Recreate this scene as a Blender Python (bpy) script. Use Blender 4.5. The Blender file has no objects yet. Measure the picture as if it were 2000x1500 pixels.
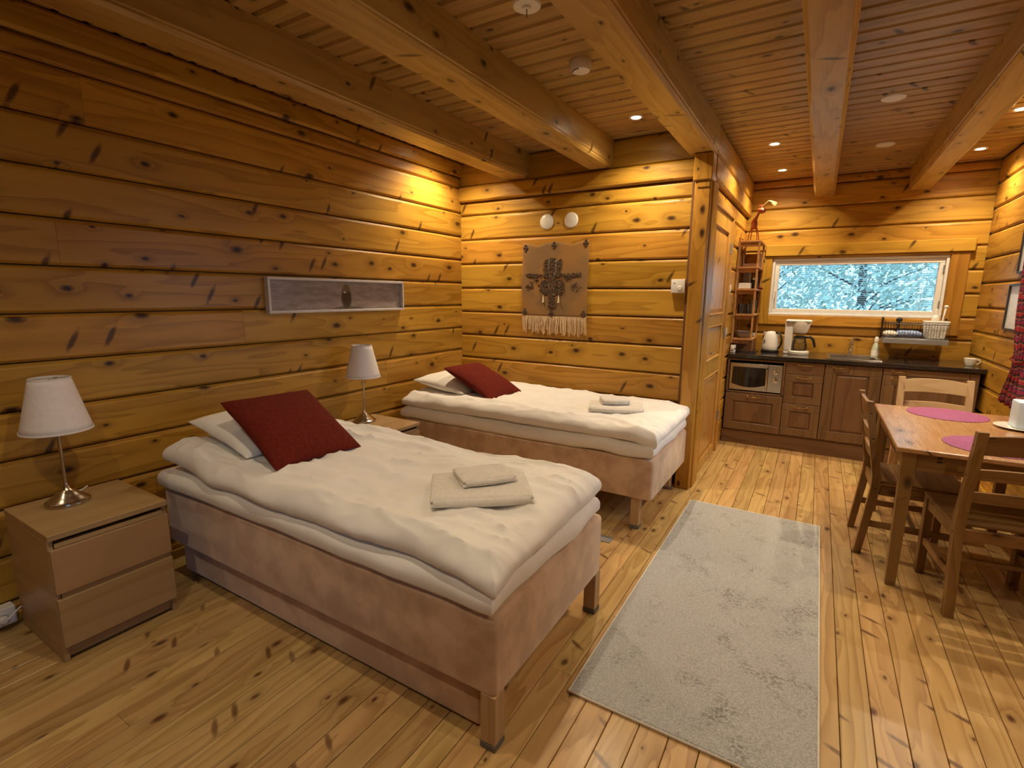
import bpy, bmesh, math, random
from mathutils import Vector, Matrix, noise
random.seed(7)
S = bpy.context.scene
COL = S.collection
PI = math.pi

# ------------------------------------------------------------------ camera
YAW, PITCH, ROLL = math.radians(31.039), math.radians(10.071), math.radians(.5594)
CAMZ = 1.45
fw = Vector((-math.sin(YAW)*math.cos(PITCH), math.cos(YAW)*math.cos(PITCH), -math.sin(PITCH)))
rt = fw.cross(Vector((0, 0, 1))).normalized()
up = rt.cross(fw)
r2 = rt*math.cos(ROLL)+up*math.sin(ROLL)
u2 = -rt*math.sin(ROLL)+up*math.cos(ROLL)
cam_d = bpy.data.cameras.new('camera')
cam = bpy.data.objects.new('camera', cam_d)
COL.objects.link(cam)
M = Matrix((r2, u2, -fw)).transposed().to_4x4()
M.translation = (0, 0, CAMZ)
cam.matrix_world = M
cam_d.sensor_fit = 'HORIZONTAL'
cam_d.sensor_width = 36
cam_d.lens = 982.8/2000*36
cam_d.clip_start = .02
S.camera = cam

# ------------------------------------------------------------------ world, light levels, exposure
SPOT_W = 62.0                     # watts of one downlight
SPOT_COL = (1.0, .80, .53)
W = bpy.data.worlds.new('sky')
S.world = W
W.use_nodes = True
wn = W.node_tree
bg = wn.nodes['Background']
bg.inputs['Color'].default_value = (.28, .60, 1.0, 1)
bg.inputs['Strength'].default_value = 3.9
VS = S.view_settings
VS.view_transform = 'Standard'
VS.look = 'None'
VS.gamma = 1
VS.use_curve_mapping = False
VS.exposure = 0.40

# room numbers (metres; floor at z = 0, camera above the origin)
LX, RX = -2.915, 1.195            # left and right wall faces
BY, KY, NY = 3.90, 5.98, -2.0     # wall behind the far bed, kitchen wall, wall behind the camera
DX = -.735                        # wall with the door
CZ = 2.62                         # ceiling
BZ = 2.416                        # underside of beams

# ------------------------------------------------------------------ materials
def nodes(name):
    m = bpy.data.materials.new(name)
    m.use_nodes = True
    nt = m.node_tree
    b = nt.nodes['Principled BSDF']
    return m, nt, b

def nd(nt, t, **kw):
    n = nt.nodes.new(t)
    for k, v in kw.items():
        setattr(n, k, v)
    return n

def math_n(nt, op, a, b=None, c=None, clamp=False):
    n = nd(nt, 'ShaderNodeMath', operation=op, use_clamp=clamp)
    for i, v in enumerate((a, b, c)):
        if v is None: continue
        if hasattr(v, 'links'): nt.links.new(v, n.inputs[i])
        else: n.inputs[i].default_value = v
    return n.outputs[0]

def mapr(nt, v, a, b, c, d, kind='SMOOTHSTEP'):
    n = nd(nt, 'ShaderNodeMapRange', interpolation_type=kind)
    nt.links.new(v, n.inputs[0])
    for i, x in enumerate((a, b, c, d)): n.inputs[i+1].default_value = x
    return n.outputs[0]

def mixc(nt, f, a, b, kind='MIX'):
    n = nd(nt, 'ShaderNodeMix', data_type='RGBA', blend_type=kind)
    for i, v in ((0, f), (6, a), (7, b)):
        if hasattr(v, 'links'): nt.links.new(v, n.inputs[i])
        elif isinstance(v, (int, float)): n.inputs[i].default_value = v
        else: n.inputs[i].default_value = (*v, 1)
    return n.outputs[2]

def noise_n(nt, vec, scale, detail=2, rough=.5, dist=0):
    n = nd(nt, 'ShaderNodeTexNoise')
    n.inputs['Scale'].default_value = scale
    n.inputs['Detail'].default_value = detail
    n.inputs['Roughness'].default_value = rough
    n.inputs['Distortion'].default_value = dist
    if vec is not None: nt.links.new(vec, n.inputs['Vector'])
    return n.outputs['Fac']

def bump_n(nt, b, h, strength, dist=.01):
    n = nd(nt, 'ShaderNodeBump')
    n.inputs['Strength'].default_value = strength
    n.inputs['Distance'].default_value = dist
    nt.links.new(h, n.inputs['Height'])
    nt.links.new(n.outputs[0], b.inputs['Normal'])

def comb(nt, a, b, c):
    n = nd(nt, 'ShaderNodeCombineXYZ')
    for i, v in enumerate((a, b, c)):
        if hasattr(v, 'links'): nt.links.new(v, n.inputs[i])
        else: n.inputs[i].default_value = v
    return n.outputs[0]

def wood(name, ax, light, dark, knot, rough=.38, knots=1.0, var=.10, coat=.14, kscale=1.0, rings=9.0, spike=1.0, worn=0.0):
    """pine with growth rings, round knots and slanting spike knots; ax = grain axis in object space"""
    m, nt, b = nodes(name)
    tc = nd(nt, 'ShaderNodeTexCoord')
    inf = nd(nt, 'ShaderNodeObjectInfo')
    sp = nd(nt, 'ShaderNodeSeparateXYZ')
    nt.links.new(tc.outputs['Object'], sp.inputs[0])
    rnd = inf.outputs['Random']
    off = math_n(nt, 'MULTIPLY', rnd, 91.7)
    idx = [ax]+[i for i in range(3) if i != ax]
    u = math_n(nt, 'ADD', sp.outputs[idx[0]], off)
    vw = math_n(nt, 'ADD', sp.outputs[idx[1]], math_n(nt, 'MULTIPLY', sp.outputs[idx[2]], 1.0))
    v = math_n(nt, 'ADD', vw, math_n(nt, 'MULTIPLY', rnd, 13.3))
    # knots
    def vor(uu, vv, scale):
        n = nd(nt, 'ShaderNodeTexVoronoi', voronoi_dimensions='2D', feature='F1')
        nt.links.new(comb(nt, uu, vv, 0.0), n.inputs['Vector'])
        n.inputs['Scale'].default_value = scale
        s = nd(nt, 'ShaderNodeSeparateColor')
        nt.links.new(n.outputs['Color'], s.inputs[0])
        return n.outputs['Distance'], s.outputs[0], s.outputs[1]
    jag = noise_n(nt, comb(nt, math_n(nt, 'MULTIPLY', u, 26.0), math_n(nt, 'MULTIPLY', v, 34.0), off), 1.0, 3, .6)
    jig = math_n(nt, 'MULTIPLY', math_n(nt, 'SUBTRACT', jag, .5), .06)
    d1, k1, s1 = vor(math_n(nt, 'ADD', math_n(nt, 'MULTIPLY', u, 3.0*kscale), jig), math_n(nt, 'SUBTRACT', math_n(nt, 'MULTIPLY', v, 5.4*kscale), jig), 1.0)
    rad = mapr(nt, math_n(nt, 'POWER', s1, 2.0), 0, 1, .038, .125, 'LINEAR')
    q = math_n(nt, 'DIVIDE', d1, rad)
    keep = math_n(nt, 'GREATER_THAN', k1, 1-.72*knots)
    m1 = math_n(nt, 'MULTIPLY', mapr(nt, q, 1.1, .8, 0, 1), keep)
    core = mapr(nt, q, .75, .35, .55, 1)
    m1 = math_n(nt, 'MULTIPLY', m1, core)
    halo = math_n(nt, 'MULTIPLY', mapr(nt, q, 3.6, .9, 0, 1), keep)
    # spike knots: thin, across the grain
    a = math.radians(62)
    us = math_n(nt, 'ADD', math_n(nt, 'MULTIPLY', u, math.cos(a)), math_n(nt, 'MULTIPLY', v, math.sin(a)))
    vs = math_n(nt, 'SUBTRACT', math_n(nt, 'MULTIPLY', v, math.cos(a)), math_n(nt, 'MULTIPLY', u, math.sin(a)))
    d2, k2, s2 = vor(math_n(nt, 'ADD', math_n(nt, 'MULTIPLY', us, 2.0*kscale), math_n(nt, 'MULTIPLY', jig, 1.6)), math_n(nt, 'ADD', math_n(nt, 'MULTIPLY', vs, 8.5*kscale), jig), 1.0)
    m2 = math_n(nt, 'MULTIPLY', mapr(nt, d2, .15, .05, 0, 1), math_n(nt, 'GREATER_THAN', k2, 1-.19*spike))
    kmask = math_n(nt, 'MAXIMUM', m1, math_n(nt, 'MULTIPLY', m2, .85))
    # growth rings as contours of stretched noise, bent round the knots
    warp = math_n(nt, 'MULTIPLY', halo, .55)
    n1 = noise_n(nt, comb(nt, math_n(nt, 'MULTIPLY', u, .55), math_n(nt, 'MULTIPLY', v, 5.0), off), 1.0, 3, .45)
    t = math_n(nt, 'ADD', math_n(nt, 'MULTIPLY', n1, rings), warp)
    w = math_n(nt, 'FRACT', t)
    saw = mapr(nt, w, 0.0, 1.0, 0, 1, 'LINEAR')
    saw = math_n(nt, 'POWER', saw, 2.2)
    soft = mapr(nt, w, .93, 1.0, 1, 0, 'LINEAR')
    ring = math_n(nt, 'MULTIPLY', saw, soft)
    fine = noise_n(nt, comb(nt, math_n(nt, 'MULTIPLY', u, 3.0), math_n(nt, 'MULTIPLY', v, 150.0), off), 1.0, 2, .6)
    f = math_n(nt, 'ADD', math_n(nt, 'MULTIPLY', ring, .75), math_n(nt, 'MULTIPLY', fine, .30), None, True)
    broad = noise_n(nt, comb(nt, math_n(nt, 'MULTIPLY', u, .8), math_n(nt, 'MULTIPLY', v, 4.0), off), 1.0, 2)
    f = math_n(nt, 'ADD', f, mapr(nt, broad, .3, .75, -.15, .3), None, True)
    c = mixc(nt, f, light, dark)
    c = mixc(nt, math_n(nt, 'MULTIPLY', halo, .28), c, tuple(x*.62 for x in dark))
    c = mixc(nt, math_n(nt, 'MULTIPLY', kmask, .96), c, knot)
    if worn:
        nw = noise_n(nt, tc.outputs['Object'], 1.6, 4, .65)
        c = mixc(nt, mapr(nt, nw, .5, .75, 0, worn), c, tuple(min(1, x*1.35+.04) for x in light))
    hs = nd(nt, 'ShaderNodeHueSaturation')
    nt.links.new(c, hs.inputs['Color'])
    nt.links.new(mapr(nt, rnd, 0, 1, 1-var, 1+var, 'LINEAR'), hs.inputs['Value'])
    nt.links.new(mapr(nt, math_n(nt, 'FRACT', math_n(nt, 'MULTIPLY', rnd, 7.31)), 0, 1, .493, .507, 'LINEAR'), hs.inputs['Hue'])
    nt.links.new(hs.outputs[0], b.inputs['Base Color'])
    b.inputs['Roughness'].default_value = rough
    nt.links.new(mapr(nt, fine, .3, .7, rough-.05, rough+.08, 'LINEAR'), b.inputs['Roughness'])
    b.inputs['Coat Weight'].default_value = coat
    b.inputs['Coat Roughness'].default_value = .22
    b.inputs['Specular IOR Level'].default_value = .35
    bump_n(nt, b, math_n(nt, 'ADD', math_n(nt, 'MULTIPLY', fine, .6), math_n(nt, 'MULTIPLY', kmask, -.5)), .12, .004)
    return m

def plain(name, col, rough=.5, metal=0, nscale=30, namt=.12, bump=0, bscale=200, coat=0, col2=None, spec=.5, dist=.003, sheen=0, nr=(.35, .65), detail=3):
    m, nt, b = nodes(name)
    tc = nd(nt, 'ShaderNodeTexCoord')
    n = noise_n(nt, tc.outputs['Object'], nscale, detail, .55)
    c2 = col2 or tuple(x*(1-namt) for x in col)
    nt.links.new(mixc(nt, mapr(nt, n, nr[0], nr[1], 0, 1), col, c2), b.inputs['Base Color'])
    b.inputs['Roughness'].default_value = rough
    b.inputs['Metallic'].default_value = metal
    b.inputs['Coat Weight'].default_value = coat
    b.inputs['Specular IOR Level'].default_value = spec
    b.inputs['Sheen Weight'].default_value = sheen
    if bump:
        h = noise_n(nt, tc.outputs['Object'], bscale, 2, .6)
        bump_n(nt, b, h, bump, dist)
    return m

def glassy(name, tint=(1, 1, 1), gloss=.08, rough=.02):
    m, nt, b = nodes(name)
    nt.nodes.remove(b)
    out = nt.nodes['Material Output']
    tr = nd(nt, 'ShaderNodeBsdfTransparent'); tr.inputs[0].default_value = (*tint, 1)
    gl = nd(nt, 'ShaderNodeBsdfGlossy'); gl.inputs['Roughness'].default_value = rough
    fr = nd(nt, 'ShaderNodeFresnel'); fr.inputs[0].default_value = 1.45
    mx = nd(nt, 'ShaderNodeMixShader')
    nt.links.new(math_n(nt, 'ADD', fr.outputs[0], gloss-.04, None, True), mx.inputs[0])
    nt.links.new(tr.outputs[0], mx.inputs[1]); nt.links.new(gl.outputs[0], mx.inputs[2])
    nt.links.new(mx.outputs[0], out.inputs[0])
    return m

def emit(name, col, st):
    m, nt, b = nodes(name)
    b.inputs['Base Color'].default_value = (.9, .9, .85, 1)
    b.inputs['Emission Color'].default_value = (*col, 1)
    b.inputs['Emission Strength'].default_value = st
    return m

WL, WD, WK = (.52, .275, .036), (.315, .143, .012), (.032, .009, .003)
MT = {}
for i, a in enumerate('xyz'):
    MT['pine_'+a] = wood('varnished_pine_'+a, i, WL, WD, WK)
MT['log'] = wood('log_pine', 0, WL, WD, WK, spike=1.3, coat=.06, rough=.42)
MT['beam'] = wood('beam_pine', 1, (.52, .325, .100), (.36, .200, .050), WK, spike=1.2)
MT['board'] = wood('ceiling_board_pine', 0, (.46, .285, .100), (.31, .178, .052), WK, var=.10, spike=1.0, knots=.9)
MT['floorb'] = wood('floor_pine', 0, (.57, .375, .155), (.35, .20, .066), (.10, .038, .012), rough=.34, var=.11, coat=.2, spike=1.6, knots=.75, worn=.3, kscale=1.25, rings=11)
MT['doorz'] = wood('door_pine', 2, (.56, .315, .075), (.43, .215, .038), WK, var=.06, coat=.45, rough=.3, spike=.2, knots=.8)
MT['gapdark'] = plain('joint_shadow_wood', (.16, .07, .018), .8)
MT['tablez'] = wood('table_pine_z', 2, (.28, .152, .054), (.175, .086, .026), (.05, .018, .007), var=.1, spike=.3, knots=.6)
MT['tablex'] = wood('table_pine_x', 0, (.28, .152, .054), (.175, .086, .026), (.05, .018, .007), var=.1, spike=.3, knots=.6)
MT['tabley'] = wood('table_pine_y', 1, (.52, .30, .135), (.42, .215, .08), (.12, .04, .015), var=.05, spike=.4, knots=.6, rough=.24, coat=.9)
MT['shelfw'] = wood('shelf_wood', 1, (.52, .27, .10), (.36, .165, .05), (.06, .02, .01), var=.08, spike=0, knots=.3)
MT['cab_z'] = wood('cabinet_wood_z', 2, (.205, .112, .054), (.122, .062, .028), (.05, .018, .008), var=.05, spike=0, knots=0, coat=.15, rough=.42, rings=6)
MT['cab_x'] = wood('cabinet_wood_x', 0, (.205, .112, .054), (.122, .062, .028), (.05, .018, .008), var=.05, spike=0, knots=0, coat=.15, rough=.42, rings=6)
MT['oak_y'] = wood('oak_veneer_y', 1, (.42, .27, .13), (.34, .205, .09), (.2, .1, .05), var=.04, spike=0, knots=0, coat=.1, rough=.4, rings=5)
MT['oak_x'] = wood('oak_veneer_x', 0, (.42, .27, .13), (.34, .205, .09), (.2, .1, .05), var=.04, spike=0, knots=0, coat=.1, rough=.4, rings=5)
MT['legwood'] = wood('bed_leg_wood', 2, (.47, .32, .17), (.36, .23, .11), (.1, .05, .02), var=.05, spike=0, knots=0)
MT['velour'] = plain('beige_velour', (.64, .445, .295), .85, nscale=6.5, col2=(.48, .31, .19), sheen=.5, bump=.15, bscale=350, nr=(.38, .62), detail=5)
MT['sheet'] = plain('white_bed_linen', (.84, .81, .77), .8, nscale=8, namt=.04, bump=.12, bscale=420, sheen=.1)
MT['towel'] = plain('white_terry', (.85, .80, .72), .95, nscale=60, namt=.08, bump=.6, bscale=700, dist=.004, sheen=.2)
MT['red'] = plain('dark_red_weave', (.150, .014, .005), .9, nscale=70, namt=.3, bump=.4, bscale=600, spec=.2)
MT['white'] = plain('white_paint', (.80, .78, .74), .4, namt=.03)
MT['plastic'] = plain('white_plastic', (.82, .80, .76), .32, namt=.03)
MT['shade'] = plain('pleated_shade_cloth', (.80, .73, .68), .85, namt=.05, nscale=50)
MT['nickel'] = plain('brushed_nickel', (.56, .49, .40), .22, 1, namt=.1)
MT['steel'] = plain('stainless_steel', (.66, .65, .63), .22, 1, namt=.06)
MT['chrome'] = plain('chrome', (.8, .8, .8), .1, 1, namt=.02)
MT['brass'] = plain('antique_brass', (.55, .38, .16), .28, 1, namt=.2)
MT['black'] = plain('black_plastic', (.012, .012, .013), .35, namt=.2)
MT['blackgl'] = plain('dark_glass', (.008, .008, .009), .06, namt=.1, coat=.5)
MT['rubber'] = plain('grey_felt', (.16, .145, .13), .9, namt=.2)
MT['greymetal'] = plain('grey_metal', (.38, .38, .39), .45, .6, namt=.1)
MT['worktop'] = plain('dark_worktop', (.020, .017, .015), .16, nscale=260, col2=(.075, .062, .05), nr=(.55, .72), coat=.4)
MT['cup'] = plain('white_ceramic', (.86, .83, .76), .2, namt=.02, coat=.4)
MT['ceramic2'] = plain('stoneware', (.34, .30, .27), .35, namt=.15)
MT['frame_grey'] = plain('whitewashed_frame', (.62, .57, .54), .55, nscale=15, namt=.12)
MT['frame_black'] = plain('dark_frame', (.03, .028, .03), .4)
MT['straw'] = plain('straw', (.66, .45, .16), .8, nscale=90, namt=.4)
MT['redwood'] = plain('reddish_painted_wood', (.34, .07, .025), .5, namt=.2)
MT['bluecloth'] = plain('blue_cloth', (.10, .20, .52), .9, nscale=70, col2=(.45, .52, .70))
MT['card'] = plain('brown_wood_box', (.30, .15, .07), .6, namt=.2)
MT['fringe'] = plain('fringe_yarn', (.80, .60, .36), .95, namt=.2)
MT['candle'] = plain('pale_wax', (.64, .79, .95), .45, namt=.03)  # white wax; the blue cast of the window daylight is put into its colour
MT['glass'] = glassy('window_glass')
MT['tumbler'] = glassy('drinking_glass', (.80, .84, .86), .14)
MT['lens'] = emit('lit_lens', (1, .82, .55), 60)
MT['bark'] = plain('bark', (.10, .075, .055), .9, nscale=12, namt=.4)

# rug, placemat, curtain, prints: patterned stuff
def rug_mat():
    m, nt, b = nodes('grey_rug_pile')
    tc = nd(nt, 'ShaderNodeTexCoord'); o = tc.outputs['Object']
    n1 = noise_n(nt, o, 230, 2, .7); n2 = noise_n(nt, o, 4.5, 5, .72); n3 = noise_n(nt, o, 75, 3, .75)
    c = mixc(nt, mapr(nt, n1, .3, .7, 0, 1), (.57, .58, .595), (.315, .325, .335))
    k = math_n(nt, 'MULTIPLY', mapr(nt, n2, .49, .66, .15, 1), mapr(nt, n3, .42, .6, 0, 1))
    c = mixc(nt, math_n(nt, 'MULTIPLY', k, .9), c, (.17, .16, .15))
    nt.links.new(c, b.inputs['Base Color'])
    b.inputs['Roughness'].default_value = .95
    b.inputs['Sheen Weight'].default_value = .3
    bump_n(nt, b, n1, .8, .006)
    return m
MT['rug'] = rug_mat()

def mat_mat():
    m, nt, b = nodes('purple_woven_placemat')
    tc = nd(nt, 'ShaderNodeTexCoord'); o = tc.outputs['Object']
    ln = nd(nt, 'ShaderNodeVectorMath', operation='LENGTH'); nt.links.new(o, ln.inputs[0])
    w = math_n(nt, 'SINE', math_n(nt, 'MULTIPLY', ln.outputs['Value'], 900.0))
    n = noise_n(nt, o, 120, 2)
    nt.links.new(mixc(nt, mapr(nt, n, .3, .7, 0, 1), (.36, .080, .21), (.27, .055, .155)), b.inputs['Base Color'])
    b.inputs['Roughness'].default_value = .7
    bump_n(nt, b, math_n(nt, 'ADD', w, n), .35, .002)
    return m
MT['placemat'] = mat_mat()

def curtain_mat():
    m, nt, b = nodes('red_black_patterned_curtain')
    tc = nd(nt, 'ShaderNodeTexCoord'); o = tc.outputs['Object']
    sp = nd(nt, 'ShaderNodeSeparateXYZ'); nt.links.new(o, sp.inputs[0])
    wob = noise_n(nt, o, 9, 2)
    z = math_n(nt, 'ADD', math_n(nt, 'MULTIPLY', sp.outputs[2], 9.5), math_n(nt, 'MULTIPLY', wob, .8))
    fr = math_n(nt, 'FRACT', z)
    cr = nd(nt, 'ShaderNodeValToRGB'); cr.color_ramp.interpolation = 'CONSTANT'
    el = cr.color_ramp.elements
    cols = [(0, (.015, .012, .02)), (.18, (.30, .015, .03)), (.40, (.30, .14, .09)), (.47, (.02, .015, .02)), (.62, (.20, .01, .05)), (.82, (.06, .03, .10)), (.92, (.30, .10, .06))]
    el[0].position = 0; el[0].color = (*cols[0][1], 1)
    el[1].position = cols[1][0]; el[1].color = (*cols[1][1], 1)
    for p, c in cols[2:]:
        e = el.new(p); e.color = (*c, 1)
    nt.links.new(fr, cr.inputs[0])
    wv = nd(nt, 'ShaderNodeTexVoronoi'); wv.inputs['Scale'].default_value = 9; nt.links.new(o, wv.inputs['Vector'])
    rg = math_n(nt, 'GREATER_THAN', math_n(nt, 'SINE', math_n(nt, 'MULTIPLY', wv.outputs['Distance'], 60.0)), .55)
    nt.links.new(mixc(nt, math_n(nt, 'MULTIPLY', rg, .5), cr.outputs[0], (.40, .04, .06)), b.inputs['Base Color'])
    b.inputs['Roughness'].default_value = .85
    return m
MT['curtain'] = curtain_mat()

def print_mat(name, base, tint, ink, blob=None):
    """a flat grey print: soft wash, thin strokes and, if asked, a small brown perched bird shape"""
    m, nt, b = nodes(name)
    tc = nd(nt, 'ShaderNodeTexCoord'); o = tc.outputs['Object']
    sp = nd(nt, 'ShaderNodeSeparateXYZ'); nt.links.new(o, sp.inputs[0])
    st = comb(nt, math_n(nt, 'MULTIPLY', sp.outputs[0], 4.0), math_n(nt, 'MULTIPLY', sp.outputs[1], 4.0), math_n(nt, 'MULTIPLY', sp.outputs[2], 16.0))
    n1 = noise_n(nt, st, 2.2, 5, .65); n2 = noise_n(nt, st, 7, 4, .7, 1.5)
    c = mixc(nt, mapr(nt, n1, .35, .65, 0, 1), base, tint)
    c = mixc(nt, mapr(nt, n2, .60, .72, 0, .6), c, tuple(min(1, x*1.25) for x in base))
    c = mixc(nt, mapr(nt, n2, .40, .33, 0, .55), c, ink)
    if blob:
        uy, uz = blob
        dy = math_n(nt, 'SUBTRACT', sp.outputs[1], uy); dz = math_n(nt, 'SUBTRACT', sp.outputs[2], uz)
        def ell(cy, cz, ry, rz, soft=.25):
            e = math_n(nt, 'SQRT', math_n(nt, 'ADD', math_n(nt, 'POWER', math_n(nt, 'DIVIDE', math_n(nt, 'SUBTRACT', dy, cy), ry), 2.0), math_n(nt, 'POWER', math_n(nt, 'DIVIDE', math_n(nt, 'SUBTRACT', dz, cz), rz), 2.0)))
            return mapr(nt, math_n(nt, 'ADD', e, math_n(nt, 'MULTIPLY', n2, .5)), 1.25+soft, 1.25-soft, 0, 1)
        c = mixc(nt, math_n(nt, 'MULTIPLY', ell(.018, .0, .070, .105), .8), c, (.30, .24, .17))
        c = mixc(nt, ell(0, -.012, .046, .078), c, (.055, .035, .02))
        c = mixc(nt, ell(.002, .055, .032, .028), c, (.15, .10, .055))
        c = mixc(nt, ell(-.014, .028, .012, .006, .1), c, (.55, .52, .48))
        c = mixc(nt, math_n(nt, 'MULTIPLY', ell(.01, -.088, .14, .018), .8), c, (.09, .065, .045))
    nt.links.new(c, b.inputs['Base Color'])
    b.inputs['Roughness'].default_value = .3
    return m
MT['print1'] = print_mat('grey_wildlife_print', (.33, .265, .235), (.23, .18, .155), (.12, .085, .065), (.03, -.005))
MT['print2'] = print_mat('pale_print', (.80, .81, .84), (.72, .74, .78), (.55, .55, .6))

def leaf_mat():
    m, nt, b = nodes('leaves')
    inf = nd(nt, 'ShaderNodeObjectInfo'); tc = nd(nt, 'ShaderNodeTexCoord')
    n = noise_n(nt, tc.outputs['Object'], 3.5, 3)
    nt.links.new(mixc(nt, mapr(nt, n, .3, .7, 0, 1), (.34, .42, .30), (.74, .76, .60)), b.inputs['Base Color'])
    b.inputs['Roughness'].default_value = .5
    b.inputs['Transmission Weight'].default_value = 0
    return m
MT['leaf'] = leaf_mat()
MT['grass'] = plain('grass_ground', (.10, .17, .05), .95, nscale=3, col2=(.18, .22, .08))

# ------------------------------------------------------------------ mesh helpers
class MB:
    def __init__(s):
        s.v = []; s.f = []
    def add(s, vs, fs):
        o = len(s.v)
        s.v += [tuple(v) for v in vs]
        s.f += [tuple(i+o for i in f) for f in fs]
        return s
    def box(s, x0, x1, y0, y1, z0, z1, b=0.0):
        if b <= 0:
            vs = [(x, y, z) for z in (z0, z1) for y in (y0, y1) for x in (x0, x1)]
            return s.add(vs, [(0, 2, 3, 1), (4, 5, 7, 6), (0, 1, 5, 4), (2, 6, 7, 3), (0, 4, 6, 2), (1, 3, 7, 5)])
        b = min(b, (x1-x0)*.49, (y1-y0)*.49, (z1-z0)*.49)
        L = ((x0, x1), (y0, y1), (z0, z1)); vs = []; id = {}
        for i in (0, 1):
            for j in (0, 1):
                for k in (0, 1):
                    c = (L[0][i], L[1][j], L[2][k]); sg = (1-2*i, 1-2*j, 1-2*k)
                    for a in range(3):
                        p = [c[d]+(0 if d == a else sg[d]*b) for d in range(3)]
                        id[(i, j, k, a)] = len(vs); vs.append(p)
        fs = []
        for a in range(3):
            o = [d for d in range(3) if d != a]
            for e in (0, 1):
                q = []
                for (m, n) in ((0, 0), (1, 0), (1, 1), (0, 1)):
                    t = [0, 0, 0]; t[a] = e; t[o[0]] = m; t[o[1]] = n
                    q.append(id[(*t, a)])
                fs.append(q)
        for a in range(3):
            o = [d for d in range(3) if d != a]
            for m in (0, 1):
                for n in (0, 1):
                    q = []
                    for e, fa in ((0, o[0]), (0, o[1]), (1, o[1]), (1, o[0])):
                        t = [0, 0, 0]; t[a] = e; t[o[0]] = m; t[o[1]] = n
                        q.append(id[(*t, fa)])
                    fs.append(q)
        for i in (0, 1):
            for j in (0, 1):
                for k in (0, 1):
                    fs.append([id[(i, j, k, a)] for a in range(3)])
        return s.add(vs, fs)
    def hexa(s, bot, top):
        """eight corners: bottom quad then top quad"""
        return s.add(list(bot)+list(top), [(3, 2, 1, 0), (4, 5, 6, 7), (0, 1, 5, 4), (1, 2, 6, 5), (2, 3, 7, 6), (3, 0, 4, 7)])
    def lathe(s, prof, n=24, c=(0, 0, 0), ripple=None, closed=False):
        vs = []; fs = []; P = len(prof)
        for i in range(n):
            a = 2*PI*i/n
            for r, z in prof:
                rr = r*(1+(ripple[1] if ripple and i % 2 else 0)) if ripple else r
                vs.append((c[0]+rr*math.cos(a), c[1]+rr*math.sin(a), c[2]+z))
        for i in range(n):
            j = (i+1) % n
            for k in range(P-1 if not closed else P):
                k2 = (k+1) % P
                fs.append((i*P+k, j*P+k, j*P+k2, i*P+k2))
        if not closed:
            if prof[0][0] > 1e-6: fs.append([i*P for i in range(n)][::-1])
            if prof[-1][0] > 1e-6: fs.append([i*P+P-1 for i in range(n)])
        return s.add(vs, fs)
    def tube(s, path, r, n=8, cap=True):
        P = [Vector(p) for p in path]; vs = []; fs = []
        R = r if isinstance(r, (list, tuple)) else [r]*len(P)
        prev = None
        for i, p in enumerate(P):
            d = (P[min(i+1, len(P)-1)]-P[max(i-1, 0)]).normalized()
            if prev is None:
                a = d.orthogonal().normalized()
            else:
                a = (prev-d*prev.dot(d)).normalized()
            prev = a; b = d.cross(a)
            for k in range(n):
                t = 2*PI*k/n
                vs.append(p+(a*math.cos(t)+b*math.sin(t))*R[i])
        for i in range(len(P)-1):
            for k in range(n):
                k2 = (k+1) % n
                fs.append((i*n+k, i*n+k2, (i+1)*n+k2, (i+1)*n+k))
        if cap:
            fs.append(list(range(n))[::-1]); fs.append([(len(P)-1)*n+k for k in range(n)])
        return s.add(vs, fs)
    def prism(s, prof, axis, a0, a1):
        """closed 2-D outline extruded along an axis; outline in the other two axes (in order)"""
        n = len(prof); o = [i for i in range(3) if i != axis]; vs = []
        for a in (a0, a1):
            for p in prof:
                t = [0, 0, 0]; t[axis] = a; t[o[0]] = p[0]; t[o[1]] = p[1]; vs.append(t)
        fs = [(i, (i+1) % n, n+(i+1) % n, n+i) for i in range(n)]
        fs += [list(range(n))[::-1], [n+i for i in range(n)]]
        return s.add(vs, fs)
    def sphere(s, c, r, nu=10, nv=6, sc=(1, 1, 1)):
        prof = [(r*math.sin(PI*k/nv), -r*math.cos(PI*k/nv)) for k in range(nv+1)]
        o = len(s.v); m = MB().lathe(prof, nu)
        return s.add([(c[0]+x*sc[0], c[1]+y*sc[1], c[2]+z*sc[2]) for x, y, z in m.v], m.f)
    def mesh(s, name, smooth=False):
        me = bpy.data.meshes.new(name)
        me.from_pydata(s.v, [], s.f)
        bm = bmesh.new(); bm.from_mesh(me)
        bmesh.ops.recalc_face_normals(bm, faces=bm.faces)
        if smooth:
            lim = math.radians(smooth if smooth is not True else 40)
            for f in bm.faces: f.smooth = True
            for e in bm.edges:
                if len(e.link_faces) == 2 and e.calc_face_angle(0) > lim: e.smooth = False
        bm.to_mesh(me); bm.free()
        return me
    def build(s, name, mat, parent=None, smooth=False, loc=None, rot=None):
        me = s.mesh(name, smooth)
        me.materials.append(MT[mat] if isinstance(mat, str) else mat)
        return place(name, me, parent, loc, rot)

def place(name, me, parent=None, loc=None, rot=None):
    o = bpy.data.objects.new(name, me)
    COL.objects.link(o)
    if parent is not None: o.parent = parent
    if loc is not None: o.location = loc
    if rot is not None: o.rotation_euler = rot
    return o

def rbox(x0, x1, y0, y1, z0, z1, r, seg=3):
    """box with round edges as an MB"""
    bm = bmesh.new()
    bmesh.ops.create_cube(bm, size=1)
    for v in bm.verts:
        v.co = Vector(((x0+x1)/2+v.co.x*(x1-x0), (y0+y1)/2+v.co.y*(y1-y0), (z0+z1)/2+v.co.z*(z1-z0)))
    bmesh.ops.bevel(bm, geom=bm.edges[:], offset=r, segments=seg, profile=.5, affect='EDGES')
    m = MB(); bm.verts.index_update()
    m.add([v.co[:] for v in bm.verts], [[v.index for v in f.verts] for f in bm.faces])
    bm.free()
    return m

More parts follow.
